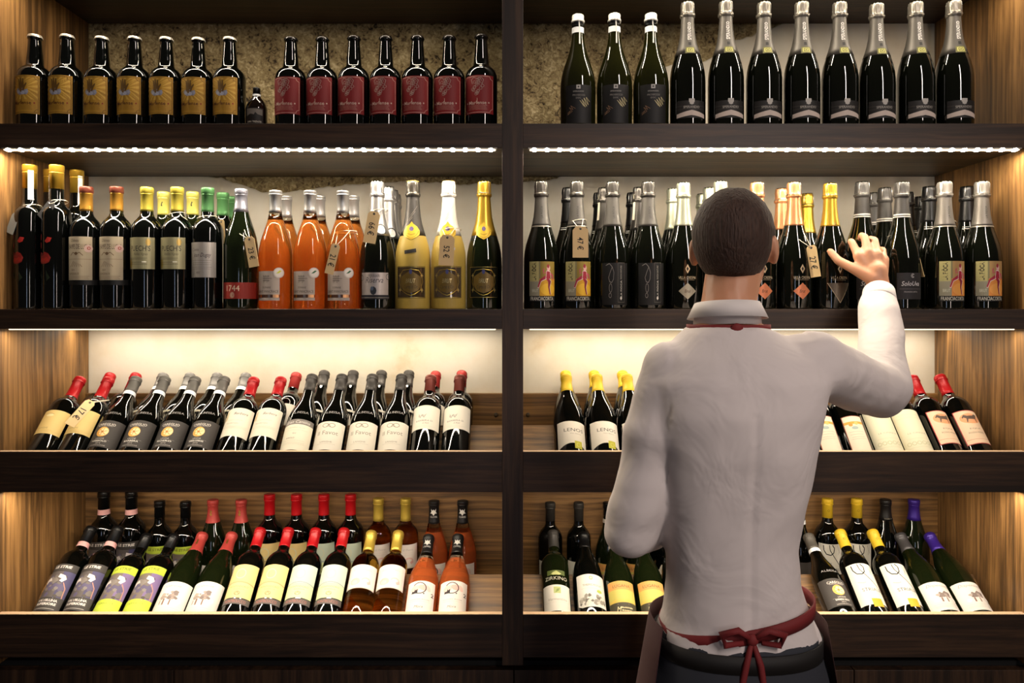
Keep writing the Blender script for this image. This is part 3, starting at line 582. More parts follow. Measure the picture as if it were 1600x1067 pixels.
still('brown_w', 'bordeaux', 'black', BRN, 246, [R(-43,96,43,164,'ded7c6'), Ln([(-43,162),(43,162)], .8, 'c9c8a0'), T('LUIGI', -10, 134, 18, '6a6660'), Ln([(-18,140),(-14,128),(-8,138),(-4,128),(2,139)], .8, '6a6660'), T('BARBERA D.', -2, 120, 46, '7a756c', 4.4), T('d Asti', 2, 113, 16, '8a857a', shear=.3)]+fine(-26, 26, (104,), 'c4bda8', .4), 0, (285,))
still('lenos', 'burgundy', 'black', YEL, 240, [P([(-42,60)]+[(-42+84*i/10, 60+16*math.sin(PI*i/10)) for i in range(1, 10)]+[(42,60),(42,136),(-42,136)], 'd6cfc2'), T('LENOS', 4, 112, 52, '3c3a36', 9), T('Vino Bianco', 8, 102, 30, '8a857a', 3), R(4,62,24,82,'b5b02c'), Ring(14,72,5,.8,'d8d478',10)], 6, (283,))
still('boxed', 'bordeaux', 'black', RED, 246, [R(-26,36,26,150,'8c4a3a'), R(-24,36,24,148,'d9cdb5'), R(-24,124,24,132,'c99a3c'), Dk(-8,122,5,'c98a3c'), Dk(6,126,5,'d8b060'), Dk(0,112,8,'9aa8a0',ry=5)]+fine(-18, 18, (100, 92, 84, 78), 'a08a80', .7), -8, (285,))
still('cream_wide', 'bordeaux', 'black', RED, 246, [R(-46,36,46,166,'d9d3b6'), T('LE CINQUE', 0, 92, 48, 'a09c86', 5)]+[Ring(-30+i*12, 62, 5, 1, 'a8a878', 8) for i in range(6)]+fine(-34, 34, (150, 140, 76, 50), 'c2bc9e', .6), 0, (285,))
still('horse', 'bordeaux', 'black', RED, 237, [R(-36,58,36,162,'a83a3a'), R(-34,60,34,160,'d9bfa0'), Dk(0,136,26,'d99a6c',ry=16), P([(-20,140),(-14,148),(-6,144),(8,145),(14,150),(20,148),(18,143),(15,138),(14,124),(12,124),(11,134),(-6,134),(-10,124),(-12,124),(-10,136),(-16,140),(-18,137)], '57463c'), T('EQUI', 0, 104, 26, '7a6a60', 5), T('ROSSO MORO', 0, 92, 40, '6a5a50', 4.4), Ln([(-32,72),(32,72)], .7, 'a83a3a')], 0, (285,))
# --- row 4
def strie(band_c, tc, bg, key, pink):
    e = [R(-30,22,44,158,bg), R(-30,46,44,136,'57504e' if not pink else '6e6258'), R(14,50,44,136,'454064' if not pink else '74608a')]
    e += blobs(-28, 50, 42, 134, ['6a625e', '7c746e', '57506e', '4c4440'], 26, 12, 4)
    e += [P([(8,128),(22,124),(28,114),(20,104),(12,108),(16,114),(6,118)], 'd8cfd0'), P([(-24,112),(-12,118),(-6,108),(-14,106),(-18,98),(-22,102)], 'd0c8c4'), Ln([(24,104),(34,88),(36,60)], 2.4, 'b08070'), Ln([(-20,60),(0,54),(18,58)], 1.6, 'a8a0a8'), R(-30,138,44,158,band_c), T('LE STRIE', 6, 149, 44, tc, 8, bold=.03, shear=.1), R(-30,22,44,60,band_c)]
    e += ([T('VALTELLINA', 6, 51, 50, tc, 7, bold=.04), T('SUPERIORE', 6, 41, 50, tc, 7, bold=.04), Ln([(-20,28),(32,28)], .8, tc)] if not pink else [T('TERRAZZE', 6, 48, 40, tc, 5), Ln([(-20,32),(32,32)], .6, tc), Ln([(-20,28),(30,28)], .6, tc)])
    still(key, 'bordeaux', 'black', BLK, 252, e, -4, (285,), (('neck_band', band('bordeaux', 238, 252, DECKP), 'pale pink seal band'),) if not pink else ())
strie('3a3532', 'd8d2cc', '2c2826', 'strie_pink', False); strie('b8c93c', '6a7420', 'a8b83c', 'strie_lime', True)
REDC = mat('capsule_coral', 'b0403a', .42, .15)
still('oak', 'burgundy', 'green', REDC, 234, [R(-50,22,50,126,'d6d0c8'), T('Cabrense', 0, 112, 40, '77726e', shear=.3), Ln([(-24,104),(24,104)], .4, 'a8a29c')]+blobs(-28, 64, 26, 100, ['8a7a74', '9a8a80', '7a6c68', 'a89a8c'], 26, 8, 9)+[R(-12,50,-8,70,'7a5a4a'), R(4,50,7,68,'7a5a4a'), R(-20,52,-18,66,'8a6a58'), Dk(20,58,9,'dcd6cc',n=9), Dk(26,66,7,'e0dcd4',n=9)]+fine(-34, 34, (42, 36, 32, 28), 'a8a098', .5), 2, (283,), (('neck_emblem', decal('burgundy', [P([(0,272),(3,266),(1,262),(4,258),(0,254),(-3,260),(0,264),(-3,268)], 'c8a04c', 1)], 0, None, 1.2), None),))
def chat(key, up, low):
    ol = '8a7a50' if low != 'd0d8a0' else '77805a'
    still(key, 'bordeaux', 'black', RED, 243, [R(-40,80,40,172,low), R(-40,120,40,172,up), Dk(-4,146,13,'c8c8a8',ry=14), Dk(-4,146,11,up,ry=12), P([(-40,115),(-20,120),(0,122),(20,120),(40,115),(40,118),(20,123),(0,125),(-20,123),(-40,118)], 'a89468' if low != 'd0d8a0' else '8f9a9a'), T('FONTODORO', 0, 110, 48, ol, 5.4), T('RISERVA', 2, 103, 28, '8a8058', 3), Ring(0,92,7,1,'3c3828',8,ry=5), Ln([(-5,90),(0,95),(5,90)], 1, '3c3828'), R(-40,63,40,78,'57504c'), T('MONTECUCCO', 0, 70.5, 56, 'b0685c', 7)], 2, (285,))
chat('ochre', 'd8bf80', 'd9c486'); chat('mint', 'bcc8b4', 'd0d8a0')
still('pinkfan', 'bordeaux', 'amber', mat('capsule_soft_gold', 'cdb04a', .38, .5), 236, [R(-44,98,44,162,'dcd2c8'), Ln([(-44,100),(44,100)], 1, 'c9b87a'), Dk(-14,116,14,'d9a8a0',ry=10,n=9), Dk(-16,114,9,'e0b8b0',ry=6,n=8), Ring(14,118,11,4,'d9b0a8',10,ry=7,a0=-30,a1=170), P([(20,108),(28,112),(26,120),(16,114)], 'd4a49c'), T('Rosa di Pietra', 0, 148, 50, 'b8b0a8', shear=.3)]+fine(-30, 30, (140, 134), 'c8c0b8', .4), 2, (285,))
NEKOK = mat('capsule_ink', '1c1a1a', .4, .1)
still('moonrose', 'rose', 'pink', NEKOK, 232, [R(-40,22,40,124,'ddd2c8')]+blobs(-34, 80, 38, 120, ['dba79c', 'e0b5aa'], 10, 14, 21)+[Ring(-4,101,17,2.6,'3a2c2c',16,a0=-120,a1=150), P([(-24,84),(-22,92),(-19,90),(-16,92),(-15,98),(-13,94),(-8,98),(-8,86),(-4,84)], '2c2424'), T('2', 32, 84, 9, '3a3030', 12, bold=.02), Dk(8,84,2,'2c2424'), T('CUVEE ROSE', 0, 66, 50, '8a7f78', 3), T('Mora', -2, 44, 22, '57504c', shear=.3), Ln([(-26,60),(26,60)], .5, 'a89c94')], 2, (286,),
      (('capsule_print', decal('rose', [P([(-7,276),(-3,270),(0,274),(3,270),(7,276),(6,266),(10,262),(4,262),(0,256),(-4,262),(-10,262),(-6,266)], 'd8d4cc'), T('CUVEE', 0, 252, 20, 'd8d4cc', 5)], 0, None, 1.2), 'white blossom mark on the cap'),), neck=GL['clear'], zn=209)
still('dark_plain', 'bordeaux', 'black', mat('capsule_slate', '3a3734', .45, .2), 246, [R(-42,70,42,130,'d0cbbd')], 0, (285,))
still('zirkino', 'bordeaux', 'green', mat('capsule_slate', '3a3734', .45, .2), 246, [R(-41,44,41,116,'d3cdc2'), R(-8,92,10,110,'a8b070'), P([(-4,94),(4,98),(8,106),(0,104)], '7c8c4c'), T('Vermentino', 2, 76, 50, '8a8478', shear=.35), Ln([(-32,68),(32,68)], .4, 'b0a89c')]+[], 0, (285,), (('shoulder_label', decal('bordeaux', [R(-24,144,24,158,'4a5420'), P([(-14,148),(0,156),(14,148),(8,144),(-8,144)], 'a8aa6c'), T('ZIRKINO', 0, 135, 62, 'b0aa98', 10)], 0), 'gold emblem above white lettering'),))
still('stones', 'burgundy', 'black', BLK, 246, [P([(-42,56),(-30,50),(30,52),(42,54),(42,128),(-42,128)], 'd6d2c8'), Ring(-2,119,4,1.6,'8a9a3c',8), T('THEMIS ROUX', 0, 102, 50, '6a665e', 5)]+fine(-30, 30, (94,), 'a8a298', .4)+blobs(-41, 50, 41, 84, ['8c867c', 'b8b2a6', '6a645c', 'cfc8bc', 'a09a8e'], 46, 7, 31)+[Dk(18,88,8,'9aa848',ry=4,n=7)], 4, (283,))
still('lugana', 'albeisa', 'green', BLK, 262, [R(-38,22,38,124,'c2a050'), R(-38,84,38,122,'c98f4c'), R(-38,70,38,100,'b8ab54'), Dk(0,66,36,'c9ab4c',ry=8), R(-38,22,38,64,'3a3420'), T('LUGANA', 0, 110, 46, '4a3a20', 8), T('M', -12, 46, 12, 'd8cc9c', 14, shear=.3), T('Montonale', 8, 50, 30, 'd8cc9c', 5, bold=.02), T('Riserva', 8, 42, 26, 'd8cc9c', 5, bold=.02)], 0, (286,), (('neck_band', band('albeisa', 240, 252, mat('band_pale', 'b8aca0', .6)), None),))
still('hexlabel', 'burgundy', 'black', BLK, 262, [P([(-20,40),(20,40),(32,80),(20,120),(-20,120),(-32,80)], 'd0c4b4'), T('BIANCO', 0, 96, 26, '57504a', 5), T('2015', 0, 84, 14, '57504a')], 6, (283,))
still('careglio_e', 'albeisa', 'black', mat('capsule_smoke', '5c5852', .45, .35), 250, CAR('BARBERA NEIVE', '2015'), 4, (286,), (('neck_band', band('albeisa', 238, 250, DECK), 'pale government seal band'), ALB))
still('white_band_rear', 'albeisa', 'black', MGRY, 250, [R(-40,40,40,130,'37322f')], 0, (286,), (('neck_band', band('albeisa', 238, 250, DECK), None),))
still('striale', 'bordeaux', 'black', YEL, 246, [R(-43,52,43,154,'d6d1c4'), Ln([(-28,150),(-27,138),(-20,128),(-8,126),(0,132),(2,144),(-4,152)], 2.6, '1a1816'), Ln([(-12,152),(-10,138),(4,118),(22,96),(42,74)], 2, '1a1816'), Ln([(12,150),(16,138),(24,128)], 1, '77736a'), Ln([(26,150),(20,138),(14,126)], 1, '77736a'), Ln([(-26,108),(-14,104),(-6,106)], 1, '77736a'), T('STRIALE', 2, 88, 50, '3c3a36', 8), Ln([(-20,78),(24,78)], .4, 'a8a49a'), R(-10,46,16,66,'d8a020')], 4, (285,), (('neck_print', decal('bordeaux', [Ring(-2, 268, 3, .8, '8a6a14', 8)], 0, None, 1.2), None),))
def daph(key, cap): still(key, 'burgundy', 'green', cap, 240, [R(-46,24,46,122,'d3ccc4'), T('Dispensata', 0, 108, 60, '8a847c', shear=.4)]+blobs(-20, 62, 28, 94, ['8f8078', 'a0928a', '7a6c66', '6a5a54'], 24, 7, 13)+[R(-8,52,-4,66,'7a5c50'), R(6,52,9,66,'7a5c50'), Dk(30,64,7,'e0dcd4',n=8), Dk(-20,58,6,'e0dcd4',n=8)]+fine(-32, 32, (44, 38, 34), 'a8a098', .5), 2, (283,))
daph('daph_slate', mat('capsule_slate2', '4c4a4c', .42, .4)); daph('daph_purple', PURP)
still('plain_black', 'burgundy', 'black', mat('capsule_ink2', '161414', .42, .1), 240, [R(-40,60,40,110,'c9c4bc')], 0, (283,), (('neck_print', decal('burgundy', [T('CA DEL RE', 0, 246, 22, '8a8478', 3)], 0, None, 1.2), None),))
# ================================================================ placing the bottles
ORD = ['first','second','third','fourth','fifth','sixth','seventh','eighth','ninth','tenth']
def put(key, name, label, group, loc, scale, tilt=0, rot=0, roll=0):
    pf, parts = TYPES[key]
    t = thing(name, label, 'bottle', loc, group)
    # the bottle spins about its own axis, then leans back
    t.rotation_euler = (Matrix.Rotation(roll, 4, 'Y') @ Matrix.Rotation(-tilt, 4, 'X') @ Matrix.Rotation(rot, 4, 'Z')).to_euler()
    t.scale = (scale,)*3
    for n_, me, lb in parts:
        o = bpy.data.objects.new(n_, me); C.objects.link(o); o.parent = t
        if lb: o['label'] = lb
    return t
PL_S, PL_L = [], []
def stand(key, name, label, group, floor, px, py, dep, rot=0, bx_=None, force=None):
    H = PROF[TYPES[key][0]][-1][1]*.001
    x = X_at(px if bx_ is None else (px*.4+bx_*.6), dep)
    h = Z_at(py, dep)-floor
    s = force or max(.93, min(1.08, h/H))
    t = put(key, name, label, group, (x, dep, floor+.0004), s, 0, math.radians(rot)); PL_S.append([t, max(q[0] for q in PROF[TYPES[key][0]])*.001*s+.0004, floor])
    return t, x, dep, s
def lean(key, name, label, group, floor, px, py, rim, rot=0):
    pf = TYPES[key][0]; H = PROF[pf][-1][1]*.001; R_ = .037 if pf == 'bordeaux' else .0385 if pf == 'albeisa' else .041
    lo, hi = math.radians(20), math.radians(62)
    def pt(th):
        zb = floor+R_*math.sin(th); db = rim+R_*math.cos(th)
        return db, zb, db+H*math.sin(th), zb+H*math.cos(th)
    for _ in range(40):
        th = (lo+hi)/2; db, zb, dt, zt = pt(th)
        y = HY+(EYE-zt)*F/(D+dt)
        if y < py: lo = th
        else: hi = th
    db, zb, dt, zt = pt(th)
    t = put(key, name, label, group, (X_at(px, dt), db, zb+.0006), 1.0, th, math.radians(rot)); PL_L.append([t, R_+.0004, (floor, rim > .1), th, math.radians(rot), H])
    return t, th
LOG = {}
def run(mode, specs, desc, where, group, name='wine_bottle', **kw):
    """specs: (type, px, py, rot[, body px]); a label per bottle from its look and its place"""
    n = len(specs)
    for i, sp_ in enumerate(specs):
        key, px, py, rot = sp_[:4]; bxx = sp_[4] if len(sp_) > 4 else None
        d = desc[i] if isinstance(desc, list) else desc
        if n > 1 and not isinstance(desc, list):
            o_ = 'leftmost' if i == 0 else ('rightmost' if i == n-1 else ORD[i]+' from left')
            lab = f'{d}, {o_} {where}'
        else: lab = f'{d} {where}'
        if mode == 'stand': r = stand(key, name, lab, group, kw['floor'], px, py, kw['dep'], rot, bxx)
        else: r = lean(key, name, lab, group, kw['floor'], px, py, kw['rim'], rot)
        LOG[lab] = r
        if len(lab.split()) > 16: print('LONG', lab)
# row 1 -------------------------------------------------------
A = dict(floor=S1T, dep=.060)
run('stand', [('gold_beer', x, y, 0, b) for x, y, b in ((56,56,53.8),(105,56,104.7),(160,59,158.5),(211,59,210),(260.6,60,259.5),(310.7,61,309.5),(359,60,359))],
    'dark beer bottle with gold label and white crown cap', 'on top shelf', 'gold labelled beer bottles', 'beer_bottle', **A)
run('stand', [('tiny', 401, 137.8, 0)], 'tiny dark bottle with black screw cap', 'between the gold and red labelled beers', 'miniature bottle', 'miniature_bottle', **A)
run('stand', [('red_beer', x, y, 0) for x, y in ((455,60),(504.3,60),(553.6,58.3),(602.8,58.5),(652,58),(702,58),(751,56))],
    'dark beer bottle with red label', 'on top shelf', 'red labelled beer bottles', 'beer_bottle', **A)
run('stand', [('prosecco', x, y, 0) for x, y in ((903,24.4),(960,22.8),(1017,22.6))], 'olive sparkling bottle with white neck band and string', 'on top shelf', 'string tied sparkling bottles', **A)
run('stand', [('sperandio', x, y, 0) for x, y in ((1074.3,4.7),(1134,3.2),(1193.5,4.7),(1252.5,4.5),(1311.8,4.7),(1369.5,7),(1430.5,4.5),(1490.2,2.6))],
    'sparkling bottle with pewter foil and silver chevron label', 'on top shelf', 'pewter foiled sparkling bottles', **A)
# row 2 left ---------------------------------------------------
B = dict(floor=S2T, dep=.058); B2 = dict(floor=S2T, dep=.148); B3 = dict(floor=S2T, dep=.238); B4 = dict(floor=S2T, dep=.325)
run('stand', [('poppy_strip', 49.5, 258.3, 0), ('poppy', 91.5, 258.8, 0)], ['tall gold-capped black bottle with poppies and white tax strip', 'tall gold-capped black bottle with poppies, second from left'], 'on middle shelf', 'tall gold capped bottles', floor=S2T, dep=.055)
run('stand', [('poppy_strip', 68.5, 265.5, 0), ('poppy_strip', 107.9, 266.5, 20)], ['tall gold-capped bottle behind the leftmost poppy bottle', 'tall gold-capped bottle behind the second poppy bottle'], 'on middle shelf', 'tall gold capped bottles', floor=S2T, dep=.15)
run('stand', [('chateau', 133.5, 292.5, 0, 131), ('chateau', 180.8, 292.5, 0, 179.5)], ['bronze-capped red wine with beige estate label and medal, left one', 'bronze-capped red wine with beige estate label and medal, right one'], 'of two', 'bronze capped reds', **B)
run('stand', [('puech', 230.5, 293.3, 0), ('puech', 276, 293.3, 0)], ['gold-capped red wine with square olive label, left one', 'gold-capped red wine with square olive label, right one'], 'of two', 'olive labelled reds', **B)
run('stand', [('pale_cap', 256, 300.4, 0), ('pale_cap', 301.3, 300.4, 4)], ['pale yellow capped bottle seen between the two olive-labelled reds', 'pale yellow capped bottle behind, left of the green capped red'], '', 'pale yellow capped bottles', floor=S2T, dep=.14)
run('stand', [('dugay', 324.6, 294.3, 0)], 'green-capped red wine with silvery script label', 'on middle shelf', 'green capped bottles', **B)
run('stand', [('green_cap', 347.8, 301.7, 0)], 'green-capped bottle directly behind the brown price tag', '', 'green capped bottles', **B2)
run('stand', [('green_cap', 361.7, 307.7, 0)], 'green-capped bottle rearmost in its file', 'beside red-banded bottle', 'green capped bottles', floor=S2T, dep=.232)
run('stand', [('red_band', 376.8, 296, 0)], 'dark sloping bottle with wide red band reading 1744', '', 'red banded bottle', floor=S2T, dep=.058)
run('stand', [('rose_a', 430.6, 298.5, 0), ('rose_b', 485.1, 298.7, 0), ('rose_b', 539.6, 299, 4)], ['silver-capped orange rosé with yellow-marked medal, leftmost of three', 'silver-capped orange rosé with grey label, middle of three', 'silver-capped orange rosé behind a hanging price tag, rightmost of three'], '', 'orange rose bottles', **B)
run('stand', [('rose_rear', 447, 307, 0), ('rose_rear', 499, 306.6, 0), ('rose_rear', 552, 306.6, 0)], ['rear silver-capped rosé behind the leftmost front rosé', 'rear silver-capped rosé behind the middle front rosé', 'rear silver-capped rosé behind the rightmost front rosé'], '', 'orange rose bottles', **B2)
run('stand', [('tag_silver', 592.8, 283.8, 0)], 'silver-foiled sparkling bottle with silver label and hanging price tag', '', 'silver foiled sparkling bottles', **B)
for i, (x, y, dd) in enumerate(((606.5,292.5,.152),(613,298,.246),(617.5,304.3,.335))):
    run('stand', [('tag_silver', x, y, 0)], f'silver-foiled sparkling bottle {["second","third","last"][i]} in the file behind the price-tagged one', '', 'silver foiled sparkling bottles', floor=S2T, dep=dd)
run('stand', [('frost_dark', 648, 283.8, 0)], 'frosted yellow champagne with dark grey foil neck', '', 'champagne bottles with gold shields', **B)
run('stand', [('frost_white', 703, 283.8, 0)], 'frosted yellow champagne with white foil neck', '', 'champagne bottles with gold shields', **B)
run('stand', [('green_gold', 758.4, 283.8, 0)], 'green champagne bottle with golden foil neck beside the divider', '', 'champagne bottles with gold shields', **B)
# blank sticker on the frosted bottle
# row 2 right --------------------------------------------------
G2 = 'sparkling bottles in the right middle bay'
run('stand', [('fioca', 847, 284, 0, 846), ('fioca', 902.4, 284, 0, 901.5)], ['graphite-foiled sparkling bottle with dancer label beside the divider', 'graphite-foiled sparkling bottle with dancer label under a price tag'], '', G2, **B)
run('stand', [('fioca_dark', 957, 284.6, 0, 955.4), ('fioca_dark', 1014.6, 284.6, 0, 1013)], ['black-labelled sparkling bottle with grey ring drawing, left one of two', 'black-labelled sparkling bottle with grey ring drawing, right one of two'], '', G2, **B)
run('stand', [('gloss_black', 888, 294, 0)], 'black-capped bottle half hidden behind the tagged dancer bottle', '', G2, **B2)
run('stand', [('tax_dark', 943.8, 294, 0)], 'pale-stripped dark bottle directly behind the left black-labelled bottle', '', G2, **B2)
run('stand', [('gloss_black', 936.5, 302, 0)], 'black-capped bottle rearmost behind the left black-labelled bottle', '', G2, **B3)
run('stand', [('tax_dark', 998.7, 293.4, 0)], 'pale-stripped dark bottle directly behind the right black-labelled bottle', '', G2, **B2)
run('stand', [('gloss_black', 988.5, 301.7, 0)], 'black-capped bottle rearmost behind the right black-labelled bottle', '', G2, **B3)
run('stand', [('villa_silver', 1067, 286, 0)], 'glittery silver-foiled sparkling bottle left of the man\'s head', '', G2, **B)
run('stand', [('villa_silver', 1052, 295.2, 0)], 'glittery silver-foiled bottle behind another, left of the man\'s head', '', G2, **B2)
run('stand', [('villa_silver', 1126, 284, 0)], 'glittery silver-foiled bottle just behind the man\'s head', '', G2, **B)
run('stand', [('villa_silver', 1109, 293.8, 0)], 'glittery silver-foiled bottle second in the file by the man\'s head', '', G2, **B2)
run('stand', [('villa_silver', 1097.6, 303.5, 0)], 'glittery silver-foiled bottle third in the file by the man\'s head', '', G2, **B3)
run('stand', [('villa_rose', 1183, 285.4, 0)], 'rose-gold-foiled sparkling bottle right beside the man\'s head', '', G2, **B)
run('stand', [('villa_rose', 1168, 303, 0)], 'rose-gold-foiled bottle rearmost beside the man\'s head', '', G2, **B3)
run('stand', [('villa_rose', 1240.5, 285.4, 0)], 'rose-gold-foiled sparkling bottle with orange diamond and string', '', G2, **B)
run('stand', [('villa_rose', 1221.5, 295, 0)], 'rose-gold-foiled bottle behind, left of the string-tied rose-gold one', '', G2, **B2)
run('stand', [('villa_gold', 1261, 303, 0)], 'gold-foiled bottle at the rear between rose-gold and gold ones', '', G2, floor=S2T, dep=.235)
run('stand', [('villa_gold', 1297, 287, 0)], 'front gold-foiled sparkling bottle left of the reaching hand', '', G2, **B)
run('stand', [('sole', 1350, 284.6, 0)], 'charcoal-foiled bottle the hand is reaching for', '', G2, floor=S2T, dep=.092)
run('stand', [('sole', 1365, 301.7, 0)], 'charcoal-foiled bottle rearmost behind the reaching hand', '', G2, **B3)
run('stand', [('sole', 1382.5, 294, 0)], 'matt charcoal-foiled bottle in the second row above the hand', '', G2, **B2)
run('stand', [('sole', 1405.5, 285.4, 0)], 'charcoal-foiled sparkling bottle with script label right of the hand', '', G2, **B)
run('stand', [('gloss_black', 1417.5, 301, 0)], 'gloss black-capped bottle rearmost right of the script-labelled bottle', '', G2, **B3)
run('stand', [('gloss_black', 1438, 307.7, 0)], 'gloss black-capped bottle left behind the first orange dancer bottle', '', G2, floor=S2T, dep=.30)
run('stand', [('gloss_black', 1451.7, 292, 0)], 'gloss black-capped bottle just left of the first orange dancer bottle', '', G2, **B2)
run('stand', [('fioca_rose', 1473.5, 284, 0, 1477)], 'grey-foiled bottle with orange dancer label, left one of two', '', G2, **B)
run('stand', [('gloss_black', 1511, 292, 0)], 'gloss black-capped bottle between the two orange dancer bottles', '', G2, **B2)
run('stand', [('fioca_rose', 1532.5, 284, -4, 1535)], 'grey-foiled bottle with orange dancer label nearest the side panel', '', G2, **B)
# row 3 --------------------------------------------------------
TR = dict(floor=1.066, rim=.0165); TR2 = dict(floor=1.066, rim=.128); G3 = 'leaning bottles on the upper tray'
run('lean', [('cream', 126, 592.5, 0), ('cream', 170.6, 593.5, 0)], ['leaning red-capped bottle with cream label beside the left panel', 'leaning red-capped bottle with cream label under a price tag'], '', G3, **TR)
run('lean', [('careglio_a', 213, 592.4, 0), ('careglio_b', 258.5, 592, 0), ('careglio_c', 305.8, 592.4, 0), ('careglio_d', 351.2, 592.4, 0)], 'leaning bottle with black label and golden disc', 'of four', G3, **TR)
run('lean', [('ivory', 397.3, 593.5, 0), ('ivory', 439.6, 593, 0)], ['leaning red-capped bottle with ivory label, left one', 'leaning red-capped bottle with ivory label, right one'], 'of two', G3, **TR)
run('lean', [('grey_sash', 488.4, 588.7, 0)], 'leaning grey-capped bottle with grey sash across its label', '', G3, **TR)
run('lean', [('favot', 534.9, 588.7, 0), ('favot', 582.6, 588.7, 0), ('favot', 628, 588.7, 0)], 'leaning grey-capped bottle with butterfly mark on ivory label', 'of three', G3, **TR)
run('lean', [('brown_w', 673.4, 589.8, 0), ('brown_w', 718.6, 589.8, 0)], ['leaning brown-capped bottle with plain white label, left one', 'leaning brown-capped bottle with plain white label, right one'], 'of two', G3, **TR)
GR = 'rear bottles on the upper tray'
run('lean', [('red_rear', 173.5, 586.6, 0), ('red_rear', 213, 586.6, 0)], ['rear red-capped bottle behind the price-tagged cream bottle', 'rear red-capped bottle behind the first golden disc bottle'], '', GR, **TR2)
run('lean', [('grey_rear', 256, 587, 0), ('grey_rear', 298, 587, 0), ('grey_rear', 340.4, 587, 0), ('grey_rear', 385, 587, 0)], 'rear grey-capped bottle with white band', 'of four upper tray', GR, **TR2)
run('lean', [('red_rear_w', 463.5, 586, 0)], 'rear red-capped bottle behind the right ivory-labelled one', '', GR, **TR2)
run('lean', [('grey_plain', 507.3, 582.7, 0), ('grey_plain', 552.4, 582.7, 0), ('grey_plain', 596.5, 582.7, 0), ('grey_plain', 639.3, 582.7, 0)], 'rear plain grey-capped bottle', 'behind the butterfly labels', GR, **TR2)
run('lean', [('red_rear_w', 681, 584, 0), ('red_rear_w', 721.7, 583, 0)], ['rear dull red capped bottle behind the left brown-capped one', 'rear dull red capped bottle behind the right brown-capped one'], '', GR, **TR2)
run('lean', [('lenos', 884.5, 588.7, 0), ('lenos', 932.5, 588.7, 0), ('lenos', 979, 588.7, 0)], 'leaning yellow-capped bottle with white label', 'front of upper tray', G3, floor=1.066, rim=.0165)
run('lean', [('lenos', 884.5, 583.5, 0), ('lenos', 927.8, 583.5, 0), ('lenos', 971.6, 583.5, 0)], 'rear yellow-capped bottle', 'behind the white labels', GR, floor=1.066, rim=.132)
run('lean', [('boxed', 1264, 591, 0), ('boxed', 1302, 591, 0)], ['leaning bottle with gilt-arched narrow label, left one', 'leaning bottle with gilt-arched narrow label, right one'], 'of two', G3, **TR)
run('lean', [('cream_wide', 1340, 591, 0), ('cream_wide', 1381, 591, 0)], ['leaning bottle with very large cream label, left one', 'leaning bottle with very large cream label, right one'], 'of two', G3, **TR)
run('lean', [('horse', 1422, 590.6, 12), ('horse', 1463, 589.2, 2)], ['leaning red-capped bottle with horse label, left one of two', 'leaning red-capped bottle with horse label nearest the right panel'], '', G3, **TR)
# row 4 --------------------------------------------------------
TF = dict(floor=.6655, rim=.0165); TB = dict(floor=.6655, dep=.330); G4 = 'leaning bottles on the lower tray'; G5 = 'standing rear bottles on the lower tray'
run('lean', [('strie_pink', 148, 825.8, -6), ('strie_pink', 188.8, 825.8, -6)], ['leaning pink-banded bottle with dark violet label beside the left panel', 'leaning pink-banded bottle with dark violet label, second from the panel'], '', G4, **TF)
run('lean', [('strie_lime', 226, 838, -6), ('strie_lime', 270, 838, -6)], ['leaning black-capped bottle with lime and violet label, left one', 'leaning black-capped bottle with lime and violet label, right one'], 'of two', G4, **TF)
run('lean', [('oak', 316.3, 836, 0), ('oak', 362.5, 835.8, 0)], ['leaning coral-capped bottle with white tree label, left one', 'leaning coral-capped bottle with white tree label, right one'], 'of two', G4, **TF)
run('lean', [('ochre', 407.6, 828, 0), ('ochre', 451.4, 828, 0)], ['leaning red-capped bottle with ochre label, left one', 'leaning red-capped bottle with ochre label, right one'], 'of two', G4, **TF)
run('lean', [('mint', 494, 828.7, 0), ('mint', 538.8, 828.7, 0)], ['leaning red-capped bottle with mint green label, left one', 'leaning red-capped bottle with mint green label, right one'], 'of two', G4, **TF)
run('lean', [('pinkfan', 580.3, 833, 0), ('pinkfan', 622.8, 833, 0)], ['leaning gold-capped amber bottle with pink fan label, left one', 'leaning gold-capped amber bottle with pink fan label, right one'], 'of two', G4, **TF)
run('lean', [('moonrose', 670, 839.7, 0), ('moonrose', 716, 839.2, 0)], ['leaning black-capped rosé with pink moon label, left one', 'leaning black-capped rosé with pink moon label, right one'], 'of two', G4, **TF)
run('stand', [('strie_pink', 163.8, 767, 0), ('strie_pink', 205, 767, 0)], ['standing pink-banded bottle, left one in the rear row', 'standing pink-banded bottle, right one in the rear row'], '', G5, **TB)
run('stand', [('strie_lime', 249.5, 782.5, 0), ('strie_lime', 290, 783.5, 0)], ['standing black-capped bottle with lime label, left one in rear row', 'standing black-capped bottle with lime label, right one in rear row'], '', G5, **TB)
run('stand', [('oak', 333.3, 780.5, 0), ('oak', 377.5, 780.5, 0)], ['standing coral-capped bottle, left one in the rear row', 'standing coral-capped bottle, right one in the rear row'], '', G5, **TB)
run('stand', [('ochre', 421.5, 772, 0), ('ochre', 463.5, 772, 0), ('mint', 506.2, 772, 0), ('mint', 548, 772, 0)], ['standing red-capped bottle with ochre label, left one in rear row', 'standing red-capped bottle with ochre label, right one in rear row', 'standing red-capped bottle with mint label, left one in rear row', 'standing red-capped bottle with mint label, right one in rear row'], '', G5, **TB)
run('stand', [('pinkfan', 591.3, 778.6, 0), ('pinkfan', 633.8, 778.6, 0)], ['standing gold-capped amber bottle, left one in the rear row', 'standing gold-capped amber bottle, right one in the rear row'], '', G5, **TB)
run('stand', [('moonrose', 678.4, 782, 0), ('moonrose', 723, 782, 0)], ['standing black-capped rosé, left one in the rear row', 'standing black-capped rosé, right one in the rear row'], '', G5, **TB)
